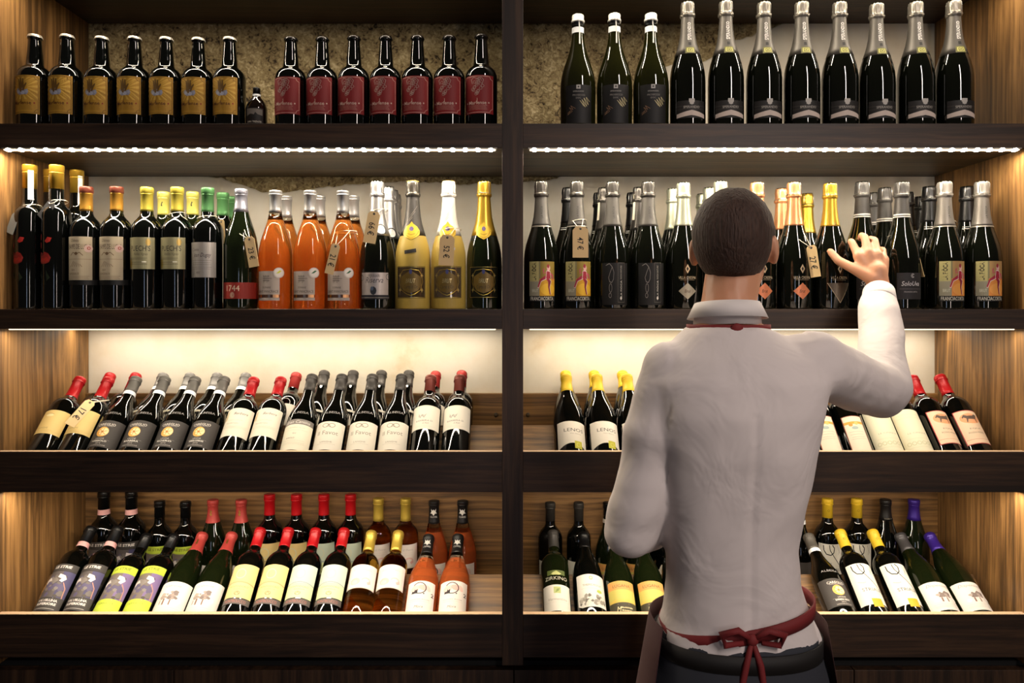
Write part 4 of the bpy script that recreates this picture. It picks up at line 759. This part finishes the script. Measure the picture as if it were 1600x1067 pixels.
run('stand', [('dark_plain', 859.8, 785, 0), ('dark_plain', 904.2, 785, 0)], ['standing slate-capped bottle nearest the divider in rear row', 'standing slate-capped bottle second from the divider in rear row'], '', G5, **TB)
run('stand', [('lugana', 950, 785, 0), ('lugana', 992, 785, 0), ('hexlabel', 1037, 785, 0)], ['standing gold-labelled bottle behind the left sunset label', 'standing gold-labelled bottle behind the right sunset label', 'standing pale-labelled bottle behind the man\'s left forearm'], '', G5, **TB)
run('lean', [('zirkino', 864, 832, 0)], 'leaning green bottle with lettered shoulder and white label', '', G4, **TF)
run('lean', [('stones', 914, 836, 4)], 'leaning bottle with stone heap printed on white label', '', G4, **TF)
run('lean', [('lugana', 957.5, 832, 0), ('lugana', 999.5, 832, 0)], ['leaning bottle with sunset-coloured label, left one', 'leaning bottle with sunset-coloured label, right one'], 'of two', G4, **TF)
run('lean', [('hexlabel', 1040, 832, 6)], 'leaning dark bottle with cut-corner pale label beside the man', '', G4, **TF)
run('lean', [('careglio_e', 1262.8, 838, 0)], 'leaning smoke-capped bottle with black label beside the man\'s waist', '', G4, **TF)
run('lean', [('striale', 1311.8, 831, 0), ('striale', 1362.4, 831, 0)], ['leaning yellow-capped bottle with curling black line, left one', 'leaning yellow-capped bottle with curling black line, right one'], 'of two', G4, **TF)
run('lean', [('daph_slate', 1406.9, 837, 0)], 'leaning slate-capped bottle with white house label', '', G4, **TF)
run('lean', [('daph_purple', 1450.5, 836.6, 0)], 'leaning purple-capped bottle with white house label', '', G4, **TF)
run('stand', [('white_band_rear', 1250, 786, 0)], 'standing grey-capped bottle with white band beside the man\'s right side', '', G5, **TB)
run('stand', [('striale', 1292.8, 779, 0), ('striale', 1338.8, 779, 0)], ['standing yellow-capped bottle, left one in the rear row', 'standing yellow-capped bottle, right one in the rear row'], '', G5, **TB)
run('stand', [('plain_black', 1383, 780, 0)], 'standing matt black-capped bottle in the rear row', '', G5, **TB)
run('stand', [('daph_purple', 1427, 780, 0)], 'standing purple-capped bottle in the rear row', '', G5, **TB)

# nudge neighbours apart so that no two bottles share space
def bay(x): return (XL, DL) if x < 0 else (DR, XR)
for it in range(300):
    mv = 0
    for i, a in enumerate(PL_S):
        for b in PL_S[i+1:]:
            if a[2] != b[2]: continue
            dx, dy = b[0].location.x-a[0].location.x, b[0].location.y-a[0].location.y
            d, R2 = math.hypot(dx, dy), a[1]+b[1]
            if d < R2-1e-5:
                k = (R2-d)/2/d*1.02; mv += 1
                a[0].location.x -= dx*k; b[0].location.x += dx*k; a[0].location.y -= dy*k; b[0].location.y += dy*k
    for t, r, f in PL_S:
        l_, h_ = bay(t.location.x); t.location.x = min(h_-r-.001, max(l_+r+.001, t.location.x)); t.location.y = min((.3674 if f < 1 else .383)-r, max(r+.006, t.location.y))
    if not mv: break
print('standing pairs left', mv)
keep = {id(q[0]): q[0].location.x for q in PL_L}
for it in range(300):
    for i, a in enumerate(PL_L):
        for b in PL_L[i+1:]:
            if a[2] != b[2]: continue
            dx = b[0].location.x-a[0].location.x; R2 = a[1]+b[1]
            if abs(dx) < R2-1e-5:
                k = (R2-abs(dx))/2*math.copysign(1.01, dx); a[0].location.x -= k; b[0].location.x += k
    for q in PL_L:
        l_, h_ = bay(q[0].location.x); q[0].location.x = min(h_-q[1]-.001, max(l_+q[1]+.001, q[0].location.x))
for t, r, k_, th, rot, H in PL_L:
    dx = t.location.x-keep[id(t)]; roll = -dx*.2/(H*math.cos(th)); roll = max(-.09, min(.09, roll))
    t.rotation_euler = (Matrix.Rotation(roll, 4, 'Y') @ Matrix.Rotation(-th, 4, 'X') @ Matrix.Rotation(rot, 4, 'Z')).to_euler()
    t.location.z += abs(math.sin(roll))*r*.6

# ---------------------------------------------------------------- price tags on strings
CARD = mat('tag_card', 'dfc08c', .75); CARDG = mat('tag_card_shaded', '9a9c96', .7); CARDK = mat('tag_card_deep_shade', '2e2e30', .6); STR = mat('tag_string', 'ddd2bc', .8); INK = mat('tag_ink', '1c1a1c', .6)  # the grey and dark cards carry their shadow in the colour
def tag_obj(label, pxc, pyc, dep, w_, h_, ang, txt, neck=None, cardm=None, yaw=0, tilt=0, ring=None):
    """card centred on the given point; neck = (px, py) of the loop on the bottle's neck"""
    cx, cz = X_at(pxc, dep), Z_at(pyc, dep)
    t = thing('price_tag', label, 'price tag', (cx, dep, cz), 'price tags on strings')
    M = Matrix.Rotation(math.radians(ang), 4, 'Y') @ Matrix.Rotation(math.radians(yaw), 4, 'Z') @ Matrix.Rotation(math.radians(tilt), 4, 'X')
    W, Hh = w_/2, h_/2; c = .32*W
    bm = bmesh.new(); pts = [(-W,-Hh),(W,-Hh),(W,Hh-c*1.6),(W-c*1.3,Hh),(-W+c*1.3,Hh),(-W,Hh-c*1.6)]
    a = [bm.verts.new((x, -.0005, z)) for x, z in pts]; b = [bm.verts.new((x, .0005, z)) for x, z in pts]
    bm.faces.new(a[::-1]); bm.faces.new(b)
    for i in range(6): bm.faces.new((a[i], a[(i+1)%6], b[(i+1)%6], b[i]))
    o = obj('card', bm, cardm or CARD, t); o.matrix_local = M
    bm = bmesh.new(); tube(bm, [(.0022*math.cos(k), -.0008, Hh-.006+.0022*math.sin(k)) for k in [2*PI*i/12 for i in range(12)]], .0007, 4, closed=True)
    lathe(bm, [(.0017, -.0002), (.0017, .0002)], 10)
    for v in list(bm.verts)[-20:]: v.co = Vector((v.co.x, v.co.z-.0008, v.co.y+Hh-.006))
    o = obj('eyelet', bm, INK, t); o.matrix_local = M
    if txt:
        vs, fs, ww, hh = text_geo(txt, 0, .01); s = h_*.40/ww; bm = bmesh.new()
        bv = [bm.verts.new((y*s*1.25, -.0009, -x*s-.004)) for x, y in vs]
        for f in fs:
            try: bm.faces.new([bv[i] for i in f])
            except ValueError: pass
        o = obj('writing', bm, INK, t); o.matrix_local = M
    hole = M @ Vector((0, -.001, Hh-.006))
    if neck:
        npx, npy, nd, nr = neck; nx_, nz_ = X_at(npx, nd)-cx, Z_at(npy, nd)-cz
        loop = [(nx_+nr*math.cos(k), nd-dep+nr*math.sin(k), nz_+.004*math.cos(k+.7)) for k in [2*PI*i/20 for i in range(20)]]
        bm = bmesh.new(); tube(bm, loop, .0009, 5, closed=True)
        # two threads from the loop to the eyelet
        for k in (-2.2, -1.0):
            p0 = Vector((nx_+nr*math.cos(k), nd-dep+nr*math.sin(k), nz_+.004*math.cos(k+.7)))
            mid = (p0+hole)/2+Vector((0, -.004, -.003)); tube(bm, [p0, mid, hole], .0008, 5)
        obj('string', bm, STR, t)
    return t
tag_obj('grey card tag leaning off the leftmost tall bottle', 20, 349, .03, .030, .052, 20, None, (49.5, 323.5, .055, .0225), CARDG, yaw=-25)
tag_obj('dark card tag between the two front poppy bottles', 73, 328, .03, .030, .050, 38, None, (91.5, 316, .055, .021), CARDK, yaw=-20)
tag_obj('brown card tag behind the green-capped script-labelled bottle', 347, 362, .09, .024, .062, -4, '17 €', (324.6, 341, .06, .024), None, yaw=-35)
tag_obj('brown tag hanging on the red-banded 1744 bottle', 393, 393.5, .012, .026, .074, -10, '23 €', (377, 357, .058, .0215), None, yaw=-8)
tag_obj('brown tag on the rightmost orange rosé reading 21', 519.5, 404.5, .006, .021, .075, 14, '21 €', (541, 364, .058, .0265), None, yaw=6)
tag_obj('brown tag on the silver-foiled sparkling bottle reading 66', 581, 355, .012, .030, .078, 10, '66 €', (593, 330, .058, .0205), None, yaw=4)
tag_obj('brown tag on the white-foiled frosted champagne reading 52', 698, 391, .002, .036, .074, 3, '52 €', (703, 360, .058, .0285), None)
tag_obj('brown tag on the dancer-labelled bottle reading 47', 907, 378, .006, .038, .076, 0, '47 €', (902.4, 346.5, .058, .0225), None)
tag_obj('narrow brown tag beside the string-tied rose-gold bottle', 1271, 408, .012, .024, .078, -9, '27 €', (1240.5, 366, .058, .0265), None, yaw=-40)
tag_obj('thin edge-on tag on the script-labelled bottle by the hand', 1435, 410, .03, .016, .074, -14, None, (1405.5, 367, .058, .0265), None, yaw=-78)
tag_obj('brown tag lying on the second cream-labelled leaning bottle', 126, 645, .045, .026, .078, 26, '17 €', (154, 627, .115, .024), None, tilt=-40)
for px, py, dd, r, lab in ((276, 336.5, .058, .0225, 'loose white string round the right olive-labelled bottle'), (1465.5, 341, .150, .0235, 'loose white string round the black bottle near the orange dancer')):
    t = thing('string', lab, 'string', (X_at(px, dd), dd, Z_at(py, dd)), 'loose strings'); bm = bmesh.new()
    tube(bm, [(r*math.cos(k), r*math.sin(k), .006*math.cos(k+.5)) for k in [2*PI*i/22 for i in range(22)]], .0009, 5, closed=True)
    tube(bm, [(r*.7, -r*.75, .002), (r*1.1, -r*1.0, -.006), (r*1.6, -r*.9, -.014)], .0009, 5)
    obj('loop', bm, STR, t)
# black sticker on frosted bottle and a small round one on its neighbour
for nm, px, py, w_, h_, c_, lab, ro in (('sticker', 648, 394, .027, .010, '14110f', 'blank black sticker on the frosted champagne with dark foil', -8),):
    key = 'frost_dark'
for o in [q for q in C.objects if q.parent is None and q.get('label', '').startswith('frosted yellow champagne with dark')]:
    s_ = bpy.data.objects.new('sticker', decal('champagne', [P([(-15,134),(14,139),(13,148),(-16,143)], '14110f')], 0, 5, .5)); C.objects.link(s_); s_.parent = o; s_['label'] = 'blank black sticker'
for o in [q for q in C.objects if q.parent is None and q.get('label', '').startswith('frosted yellow champagne with white')]:
    s_ = bpy.data.objects.new('sticker', decal('champagne', [Dk(16,148,4,'9a9aa0')], 0, 5, .5)); C.objects.link(s_); s_.parent = o; s_['label'] = 'small round grey sticker'
# ================================================================ the man at the shelves
def round_cone(bm, a, b, ra, rb, seg=14):
    a, b = Vector(a), Vector(b); L = (b-a).length; n = 4
    q = (b-a).to_track_quat('Z', 'Y').to_matrix()
    prof = [(ra*math.sin(PI/2*i/n), -ra*math.cos(PI/2*i/n)) for i in range(n+1)]+[(rb*math.cos(PI/2*i/n), L+rb*math.sin(PI/2*i/n)) for i in range(n+1)]
    prof[0] = (ra*.05, -ra); prof[-1] = (rb*.05, L+rb)
    rings = [[bm.verts.new(a+q @ Vector((r*math.cos(2*PI*k/seg), r*math.sin(2*PI*k/seg), z))) for k in range(seg)] for r, z in prof]
    for x, y in zip(rings, rings[1:]):
        for k in range(seg): bm.faces.new((x[k], x[(k+1)%seg], y[(k+1)%seg], y[k]))
    bm.faces.new(rings[0][::-1]); bm.faces.new(rings[-1])
def chain(bm, pts, rs):
    for (a, b), (ra, rb) in zip(zip(pts, pts[1:]), zip(rs, rs[1:])): round_cone(bm, a, b, ra, rb)
def loft(bm, rings, seg=36, p=2.3):
    """rings: (z, cx, cy, rx, ry)"""
    rr = []
    for z, cx, cy, rx, ry in rings:
        v = []
        for k in range(seg):
            a = 2*PI*k/seg; c, s = math.cos(a), math.sin(a)
            v.append(bm.verts.new((cx+rx*math.copysign(abs(c)**(2/p), c), cy+ry*math.copysign(abs(s)**(2/p), s), z)))
        rr.append(v)
    for a, b in zip(rr, rr[1:]):
        for k in range(seg): bm.faces.new((a[k], a[(k+1)%seg], b[(k+1)%seg], b[k]))
    bm.faces.new(rr[0][::-1]); bm.faces.new(rr[-1])
def fuse(bm, voxel, smooth=4, fac=.5, name='fused'):
    me = bpy.data.meshes.new(name); bm.to_mesh(me); bm.free()
    o = bpy.data.objects.new('tmp', me); C.objects.link(o)
    m = o.modifiers.new('r', 'REMESH'); m.mode = 'VOXEL'; m.voxel_size = voxel
    s = o.modifiers.new('s', 'SMOOTH'); s.iterations = smooth; s.factor = fac
    dg = bpy.context.evaluated_depsgraph_get(); out = bpy.data.meshes.new_from_object(o.evaluated_get(dg))
    bpy.data.objects.remove(o); out.name = name
    for f in out.polygons: f.use_smooth = True
    return out
skin = mat('skin', 'c08a6a', .5); skin.node_tree.nodes['Principled BSDF'].inputs['Subsurface Weight'].default_value = .15
skin.node_tree.nodes['Principled BSDF'].inputs['Subsurface Radius'].default_value = (.01, .004, .002)
cloth = mat('shirt_cotton', 'cfc5c2', .8)
n, l = nodes(cloth); tcn = n.new('ShaderNodeTexCoord'); nz_ = n.new('ShaderNodeTexNoise'); nz_.inputs['Scale'].default_value = 9; nz_.inputs['Detail'].default_value = 3; nz_.inputs['Distortion'].default_value = .8
l.new(tcn.outputs['Object'], nz_.inputs[0]); bp_ = n.new('ShaderNodeBump'); bp_.inputs['Strength'].default_value = .35; bp_.inputs['Distance'].default_value = .02
l.new(nz_.outputs['Fac'], bp_.inputs['Height']); l.new(bp_.outputs[0], n['Principled BSDF'].inputs['Normal'])
navy = mat('trouser_cloth', '2a2c33', .85); redc = mat('apron_red', '6e1a1c', .75); aprn = mat('apron_cloth', '3a1c1c', .85); beltm = mat('belt_leather', '120f0e', .7)
hairm = mat('hair', '2b1d16', .75)
_n, _l = nodes(hairm); _t = _n.new('ShaderNodeTexCoord'); _p = _n.new('ShaderNodeMapping'); _p.inputs['Scale'].default_value = (1, 1, .12); _q = _n.new('ShaderNodeTexNoise'); _q.inputs['Scale'].default_value = 260
_l.new(_t.outputs['Object'], _p.inputs[0]); _l.new(_p.outputs[0], _q.inputs[0]); _b = _n.new('ShaderNodeBump'); _b.inputs['Strength'].default_value = 1; _b.inputs['Distance'].default_value = .004
_l.new(_q.outputs['Fac'], _b.inputs['Height']); _l.new(_b.outputs[0], _n['Principled BSDF'].inputs['Normal'])
_r = _n.new('ShaderNodeValToRGB'); _r.color_ramp.elements[0].color = (*lin(hx('180f0b')), 1); _r.color_ramp.elements[1].color = (*lin(hx('4a3226')), 1); _l.new(_q.outputs['Fac'], _r.inputs[0]); _l.new(_r.outputs[0], _n['Principled BSDF'].inputs['Base Color']); shoem = mat('shoe_leather', '14110f', .4)
PX, PY = .398, -.47
man = thing('person', 'man seen from behind in pale shirt and red-tied apron reaching for a bottle', 'person', (PX, PY, 0))
Minv = Matrix.Translation((-PX, -PY, 0))
def child(name, me, m, label=None, parent=None):
    if isinstance(me, bmesh.types.BMesh):
        b = me; me = bpy.data.meshes.new(name); bmesh.ops.recalc_face_normals(b, faces=b.faces)
        for f in b.faces: f.smooth = True
        b.to_mesh(me); b.free()
    me.transform(Minv)
    for x in (m if isinstance(m, (list, tuple)) else [m]): me.materials.append(x)
    o = bpy.data.objects.new(name, me); C.objects.link(o); o.parent = parent or man
    if label: o['label'] = label
    return o
TOR = [(.915,.400,-.465,.146,.104),(.96,.399,-.466,.130,.096),(1.02,.393,-.468,.117,.093),(1.09,.390,-.470,.116,.094),(1.17,.390,-.474,.125,.102),(1.25,.392,-.477,.137,.110),(1.32,.396,-.478,.150,.112),(1.375,.399,-.475,.160,.104),(1.415,.400,-.470,.140,.088),(1.45,.394,-.464,.098,.070),(1.485,.386,-.455,.060,.056)]
LS, LE, LW = (.280,-.475,1.390), (.212,-.475,1.115), (.300,-.265,1.045)
RS, RE, RW = (.545,-.460,1.400), (.748,-.290,1.335), (.862,-.050,1.548)
hc = Vector((.408, -.425, 1.612)); yaw = math.radians(-22)
Rh = Matrix.Rotation(yaw, 3, 'Z') @ Matrix.Rotation(math.radians(8), 3, 'X')
HS = .89
def H_(x, y, z): return hc+Rh @ Vector((x, y, z))*HS
def ell(bm, c, rx, ry, rz, rot=None, seg=20):
    if rot is not None: rx, ry, rz = rx*HS, ry*HS, rz*HS
    m = Matrix.Translation(c) @ (rot.to_4x4() if rot else Matrix.Identity(4)) @ Matrix.Diagonal((rx, ry, rz, 1))
    bmesh.ops.create_uvsphere(bm, u_segments=seg, v_segments=seg//2+2, radius=1, matrix=m)
# --- body: one continuous surface
bm = bmesh.new()
loft(bm, [(z, cx, cy, rx-.012, ry-.012) for z, cx, cy, rx, ry in TOR])
loft(bm, [(.80,.400,-.465,.128,.095),(.86,.400,-.465,.140,.100),(.93,.400,-.465,.132,.094)])
for sx, fx in ((-.075, .318), (.078, .487)):
    hip = (.400+sx, -.465, .86); knee = (fx-.002, -.455, .47); ank = (fx, -.475, .09)
    chain(bm, [hip, knee, ank], [.078, .052, .036]); round_cone(bm, (fx, -.48, .045), (fx+(.015 if sx > 0 else -.015), -.33, .035), .034, .028)
chain(bm, [(.386,-.455,1.46), (.395,-.442,1.52), tuple(H_(0, -.015, -.05))], [.054, .049, .050])
chain(bm, [LS, LE, LW], [.046, .036, .026]); chain(bm, [RS, RE, RW], [.046, .036, .026])
# head with jaw, brow, nose, lips, ears
ell(bm, H_(0, -.008, .02), .076, .095, .094, Rh); ell(bm, H_(0, .022, -.035), .060, .066, .078, Rh)
ell(bm, H_(0, .055, -.078), .030, .026, .022, Rh); ell(bm, H_(0, .068, .022), .052, .022, .014, Rh)
round_cone(bm, H_(0, .088, .012), H_(0, .108, -.022), .008, .013); ell(bm, H_(0, .086, -.052), .024, .010, .009, Rh)
for s in (-1, 1):
    ell(bm, H_(s*.079, -.008, -.004), .009, .018, .031, Rh @ Matrix.Rotation(s*.35, 3, 'Z')); ell(bm, H_(s*.028, .080, -.012), .018, .010, .012, Rh)
def hand(bm, W, palm_end, knuckles, fdirs, lens, rads, thumb, tr):
    chain(bm, [W, (Vector(W)+Vector(palm_end))/2], [.025, .026])
    for k in knuckles: chain(bm, [Vector(W)*.75+Vector(k)*.25, Vector(k)], [.017, .0125])
    for k, ds, ls, r in zip(knuckles, fdirs, lens, rads):
        p = [Vector(k)]
        for d_, L_ in zip(ds, ls): p.append(p[-1]+Vector(d_).normalized()*L_)
        chain(bm, p, [r*1.12, r, r*.92, r*.78])
    chain(bm, thumb, tr)
# right hand: fingers rise and close on the neck of the bottle, thumb leaves the side of the palm to the left
KN = [(.824,-0.028,1.628), (.846,-0.032,1.636), (.868,-0.030,1.632), (.888,-0.022,1.620)]
fd = [[(-.10,.55,.83),(.30,.92,.25),(.55,.75,-.25)], [(.05,.50,.86),(.20,.95,.22),(.25,.90,-.30)], [(.12,.52,.84),(.10,.95,.20),(-.05,.9,-.35)], [(.25,.60,.75),(.05,.95,.15),(-.35,.85,-.3)]]
ln_ = [(.040,.025,.020), (.045,.028,.021), (.042,.026,.020), (.033,.020,.017)]
hand(bm, RW, (.856,-0.030,1.632), KN, fd, ln_, [.0090,.0094,.0090,.0078], [(.846,-0.054,1.572), (.812,-0.036,1.596), (.784,-0.012,1.618), (.772,0.006,1.642)], [.016, .0125, .0105, .0085])
# left hand, low in front of the body, fingers relaxed
KL = [(.352,-.185,1.052), (.358,-.182,1.036), (.358,-.184,1.019), (.352,-.190,1.004)]
fl_ = [[(.25,.9,-.05),(.45,.75,-.25),(.6,.45,-.4)] for _ in range(4)]
hand(bm, LW, (.352,-.186,1.03), KL, fl_, ln_, [.0090,.0094,.0090,.0078], [(.312,-.238,1.060), (.338,-.205,1.084), (.362,-.178,1.092), (.378,-.158,1.088)], [.016, .0125, .0105, .0085])
child('body', fuse(bm, .0042, 3, .5, 'body'), skin)
# --- shirt
bm = bmesh.new()
loft(bm, TOR[:-1]+[(1.47,.390,-.460,.072,.062)])
chain(bm, [(.335,-.474,1.385), LS, tuple(Vector(LS)*.5+Vector(LE)*.5), LE, tuple(Vector(LE)*.35+Vector(LW)*.65)], [.066, .056, .051, .050, .040])
chain(bm, [(.465,-.470,1.385), RS, tuple(Vector(RS)*.5+Vector(RE)*.5), RE, tuple(Vector(RE)*.5+Vector(RW)*.5), tuple(Vector(RE)*.12+Vector(RW)*.88)], [.072, .064, .059, .056, .046, .037])
me = fuse(bm, .006, 7, .6, 'shirt')
me.calc_loop_triangles()
nv = [v.normal.copy() for v in me.vertices]
for v, q in zip(me.vertices, nv):
    c = v.co; arm = max(0, min(1, (abs(c.x-.398)-.13)/.05))
    f1 = noise.noise(Vector((c.x*7+c.z*3, c.y*6, c.z*(16 if arm else 6))))
    f2 = noise.noise(Vector((c.x*22-c.z*14, c.y*14, c.z*16+5)))
    v.co = c+q*(f1*(.006+.004*arm)+f2*.0025-(.0022 if abs(c.x-.396) < .004 and c.z < 1.33 and c.y < -.5 else 0))
sh = child('shirt', me, cloth, 'pale lilac grey cotton shirt')
# collar: folded band, higher at the back
bm = bmesh.new(); seg = 40
for (r0, z0, r1, z1) in ((.060, 1.470, .057, 1.512), (.0575, 1.512, .071, 1.484)):
    a = []; b = []; a2 = []; b2 = []
    for k in range(seg):
        t = 2*PI*k/seg; u = (math.cos(t), math.sin(t)*1.0); dz = -.006*math.sin(t)
        for lst, r, z in ((a, r0, z0), (b, r1, z1), (a2, r0-.0022, z0), (b2, r1-.0022, z1)):
            lst.append(bm.verts.new((.388+u[0]*r, -.452+u[1]*r, z+dz)))
    for k in range(seg):
        j = (k+1) % seg
        for q in ((a[k], a[j], b[j], b[k]), (a2[j], a2[k], b2[k], b2[j]), (b[k], b[j], b2[j], b2[k]), (a[j], a[k], a2[k], a2[j])): bm.faces.new(q)
child('collar', bm, mat('collar_cotton', 'd8d0cc', .8), None, sh)
cdir = (Vector(RW)-Vector(RE)).normalized()
bm = bmesh.new(); p0 = Vector(RW)-cdir*.052; tube(bm, [p0, p0+cdir*.004, p0+cdir*.040, p0+cdir*.043], [.0355, .0375, .0350, .0325], 24); child('cuff', bm, mat('collar_cotton', 'd8d0cc', .8), None, sh)
# --- trousers, belt, shoes
bm = bmesh.new()
loft(bm, [(.79,.400,-.465,.142,.106),(.84,.400,-.465,.153,.114),(.89,.400,-.465,.148,.110),(.942,.400,-.465,.138,.103)])
for sx, fx in ((-.075, .318), (.078, .487)):
    chain(bm, [(.400+sx, -.465, .84), (fx-.002, -.455, .47), (fx, -.475, .11)], [.088, .064, .054])
tr = child('trousers', fuse(bm, .008, 6, .6, 'trousers'), navy, 'dark blue grey trousers')
bm = bmesh.new()
for k in range(2): pass
def ringband(bm, z0, z1, cx, cy, rx, ry, t, tilt=0, seg=48, p=2.3, a0=0, a1=2*PI, drop=None):
    closed = abs(a1-a0) > 6.2; n_ = seg if closed else seg+1; rows = []
    for k in range(n_):
        a = a0+(a1-a0)*k/seg; c, s = math.cos(a), math.sin(a); ux = math.copysign(abs(c)**(2/p), c); uy = math.copysign(abs(s)**(2/p), s)
        dz = tilt*ux; zz0 = z0 if drop is None else z0
        rows.append([bm.verts.new((cx+ux*(rx+o_), cy+uy*(ry+o_), z+dz)) for o_, z in ((0, zz0), (t, zz0), (t, z1), (0, z1))])
    for i in range(n_ if closed else n_-1):
        a, b = rows[i], rows[(i+1) % n_]
        for k in range(4): bm.faces.new((a[k], b[k], b[(k+1)%4], a[(k+1)%4]))
    if not closed: bm.faces.new(rows[0]); bm.faces.new(rows[-1][::-1])
ringband(bm, .900, .930, .400, -.465, .143, .106, .0035); child('belt', bm, beltm)
for fx, s in ((.318, -1), (.487, 1)):
    bm = bmesh.new()
    ell(bm, (fx, -.49, .045), .040, .052, .044); ell(bm, (fx+s*.012, -.39, .035), .047, .085, .036); ell(bm, (fx+s*.016, -.335, .030), .042, .050, .028); chain(bm, [(fx, -.48, .06), (fx, -.478, .10)], [.044, .043])
    me = fuse(bm, .005, 4, .5, 'shoe')
    for v in me.vertices: v.co.z = max(.001, v.co.z)
    child('shoe', me, shoem)
# --- apron with red ties
bm = bmesh.new(); rows = []
for i in range(9):
    z = .955-.46*i/8; fl_r = .012+.075*i/8; row = []
    for k in range(41):
        a = math.radians(-22)+math.radians(224)*k/40; c, s = math.cos(a), math.sin(a)
        w_ = 1+.02*math.sin(a*9+i*.4)*i/8
        row.append((.400+(.140+fl_r)*w_*math.copysign(abs(c)**.87, c), -.465+(.110+fl_r)*w_*math.copysign(abs(s)**.87, s), z))
    rows.append(row)
va = [[bm.verts.new(p) for p in r] for r in rows]; vb = [[bm.verts.new((p[0]*.99+.004, p[1]-.002, p[2])) for p in r] for r in rows]
for g, fl2 in ((va, 0), (vb, 1)):
    for i in range(8):
        for k in range(40):
            q = (g[i][k], g[i][k+1], g[i+1][k+1], g[i+1][k]); bm.faces.new(q if fl2 else q[::-1])
for i in range(8):
    for k in (0, 40): bm.faces.new((va[i][k], va[i+1][k], vb[i+1][k], vb[i][k]))
for k in range(40):
    for i in (0, 8): bm.faces.new((va[i][k], va[i][k+1], vb[i][k+1], vb[i][k]))
ap = child('apron', bm, aprn, 'dark red brown half apron')
bm = bmesh.new(); ringband(bm, .948, .971, .399, -.466, .131, .097, .0035, tilt=.026); child('waist_tie', bm, redc, 'red waist tie', ap)
bm = bmesh.new()
kn = Vector((.395, -.570, .957))
for s in (-1, 1):
    tube(bm, [kn, kn+Vector((s*.025, -.006, .018)), kn+Vector((s*.052, -.004, .010)), kn+Vector((s*.045, -.002, -.008)), kn+Vector((s*.015, -.002, -.004))], [.004, .006, .0065, .006, .004], 6)
    tube(bm, [kn, kn+Vector((s*.012, -.006, -.04)), kn+Vector((s*.022, .0, -.10)), kn+Vector((s*.030, .004, -.155))], [.004, .006, .006, .006], 6)
ell(bm, kn, .010, .008, .010, None, 12); child('bow', bm, redc, 'red bow tied at the back', ap)
bm = bmesh.new(); ringband(bm, 1.462, 1.474, .389, -.456, .071, .060, .003, seg=32, p=2); ell(bm, (.385, -.520, 1.468), .011, .006, .009, None, 12)
child('neck_strap', bm, redc, 'red neck strap', ap)
# --- hair: short cap over the skull
bm = bmesh.new(); ell(bm, (0, -.012, .026), .0825, .0985, .1000, None, 40)
def ins(v):
    x, y, z = v.co
    lim = -.052 if y < -.03 else (-.030 if y < .012 else (.02+(y-.012)*.9))
    return z > lim and not (abs(x) > .066 and -.035 < y < .02 and z < .022)
kill = [v for v in bm.verts if not ins(v)]; bmesh.ops.delete(bm, geom=kill, context='VERTS')
for v in bm.verts:
    k = 1+.02*noise.noise(v.co*60)+.012*noise.noise(v.co*180); v.co *= k; v.co = hc+Rh @ v.co*HS
g = bmesh.ops.solidify(bm, geom=bm.faces[:], thickness=.004)
child('hair', bm, hairm, 'short dark brown hair')
for s in (-1, 1):
    bm = bmesh.new(); ell(bm, H_(s*.028, .0845, -.010), .0085, .0085, .0080, Rh, 14); e_ = child('eye', bm, mat('eye_white', 'e6e0d8', .2))
    bm = bmesh.new(); ell(bm, H_(s*.028, .0915, -.010), .0038, .0020, .0038, Rh, 10); child('iris', bm, mat('iris', '2b1a10', .2), None, e_)
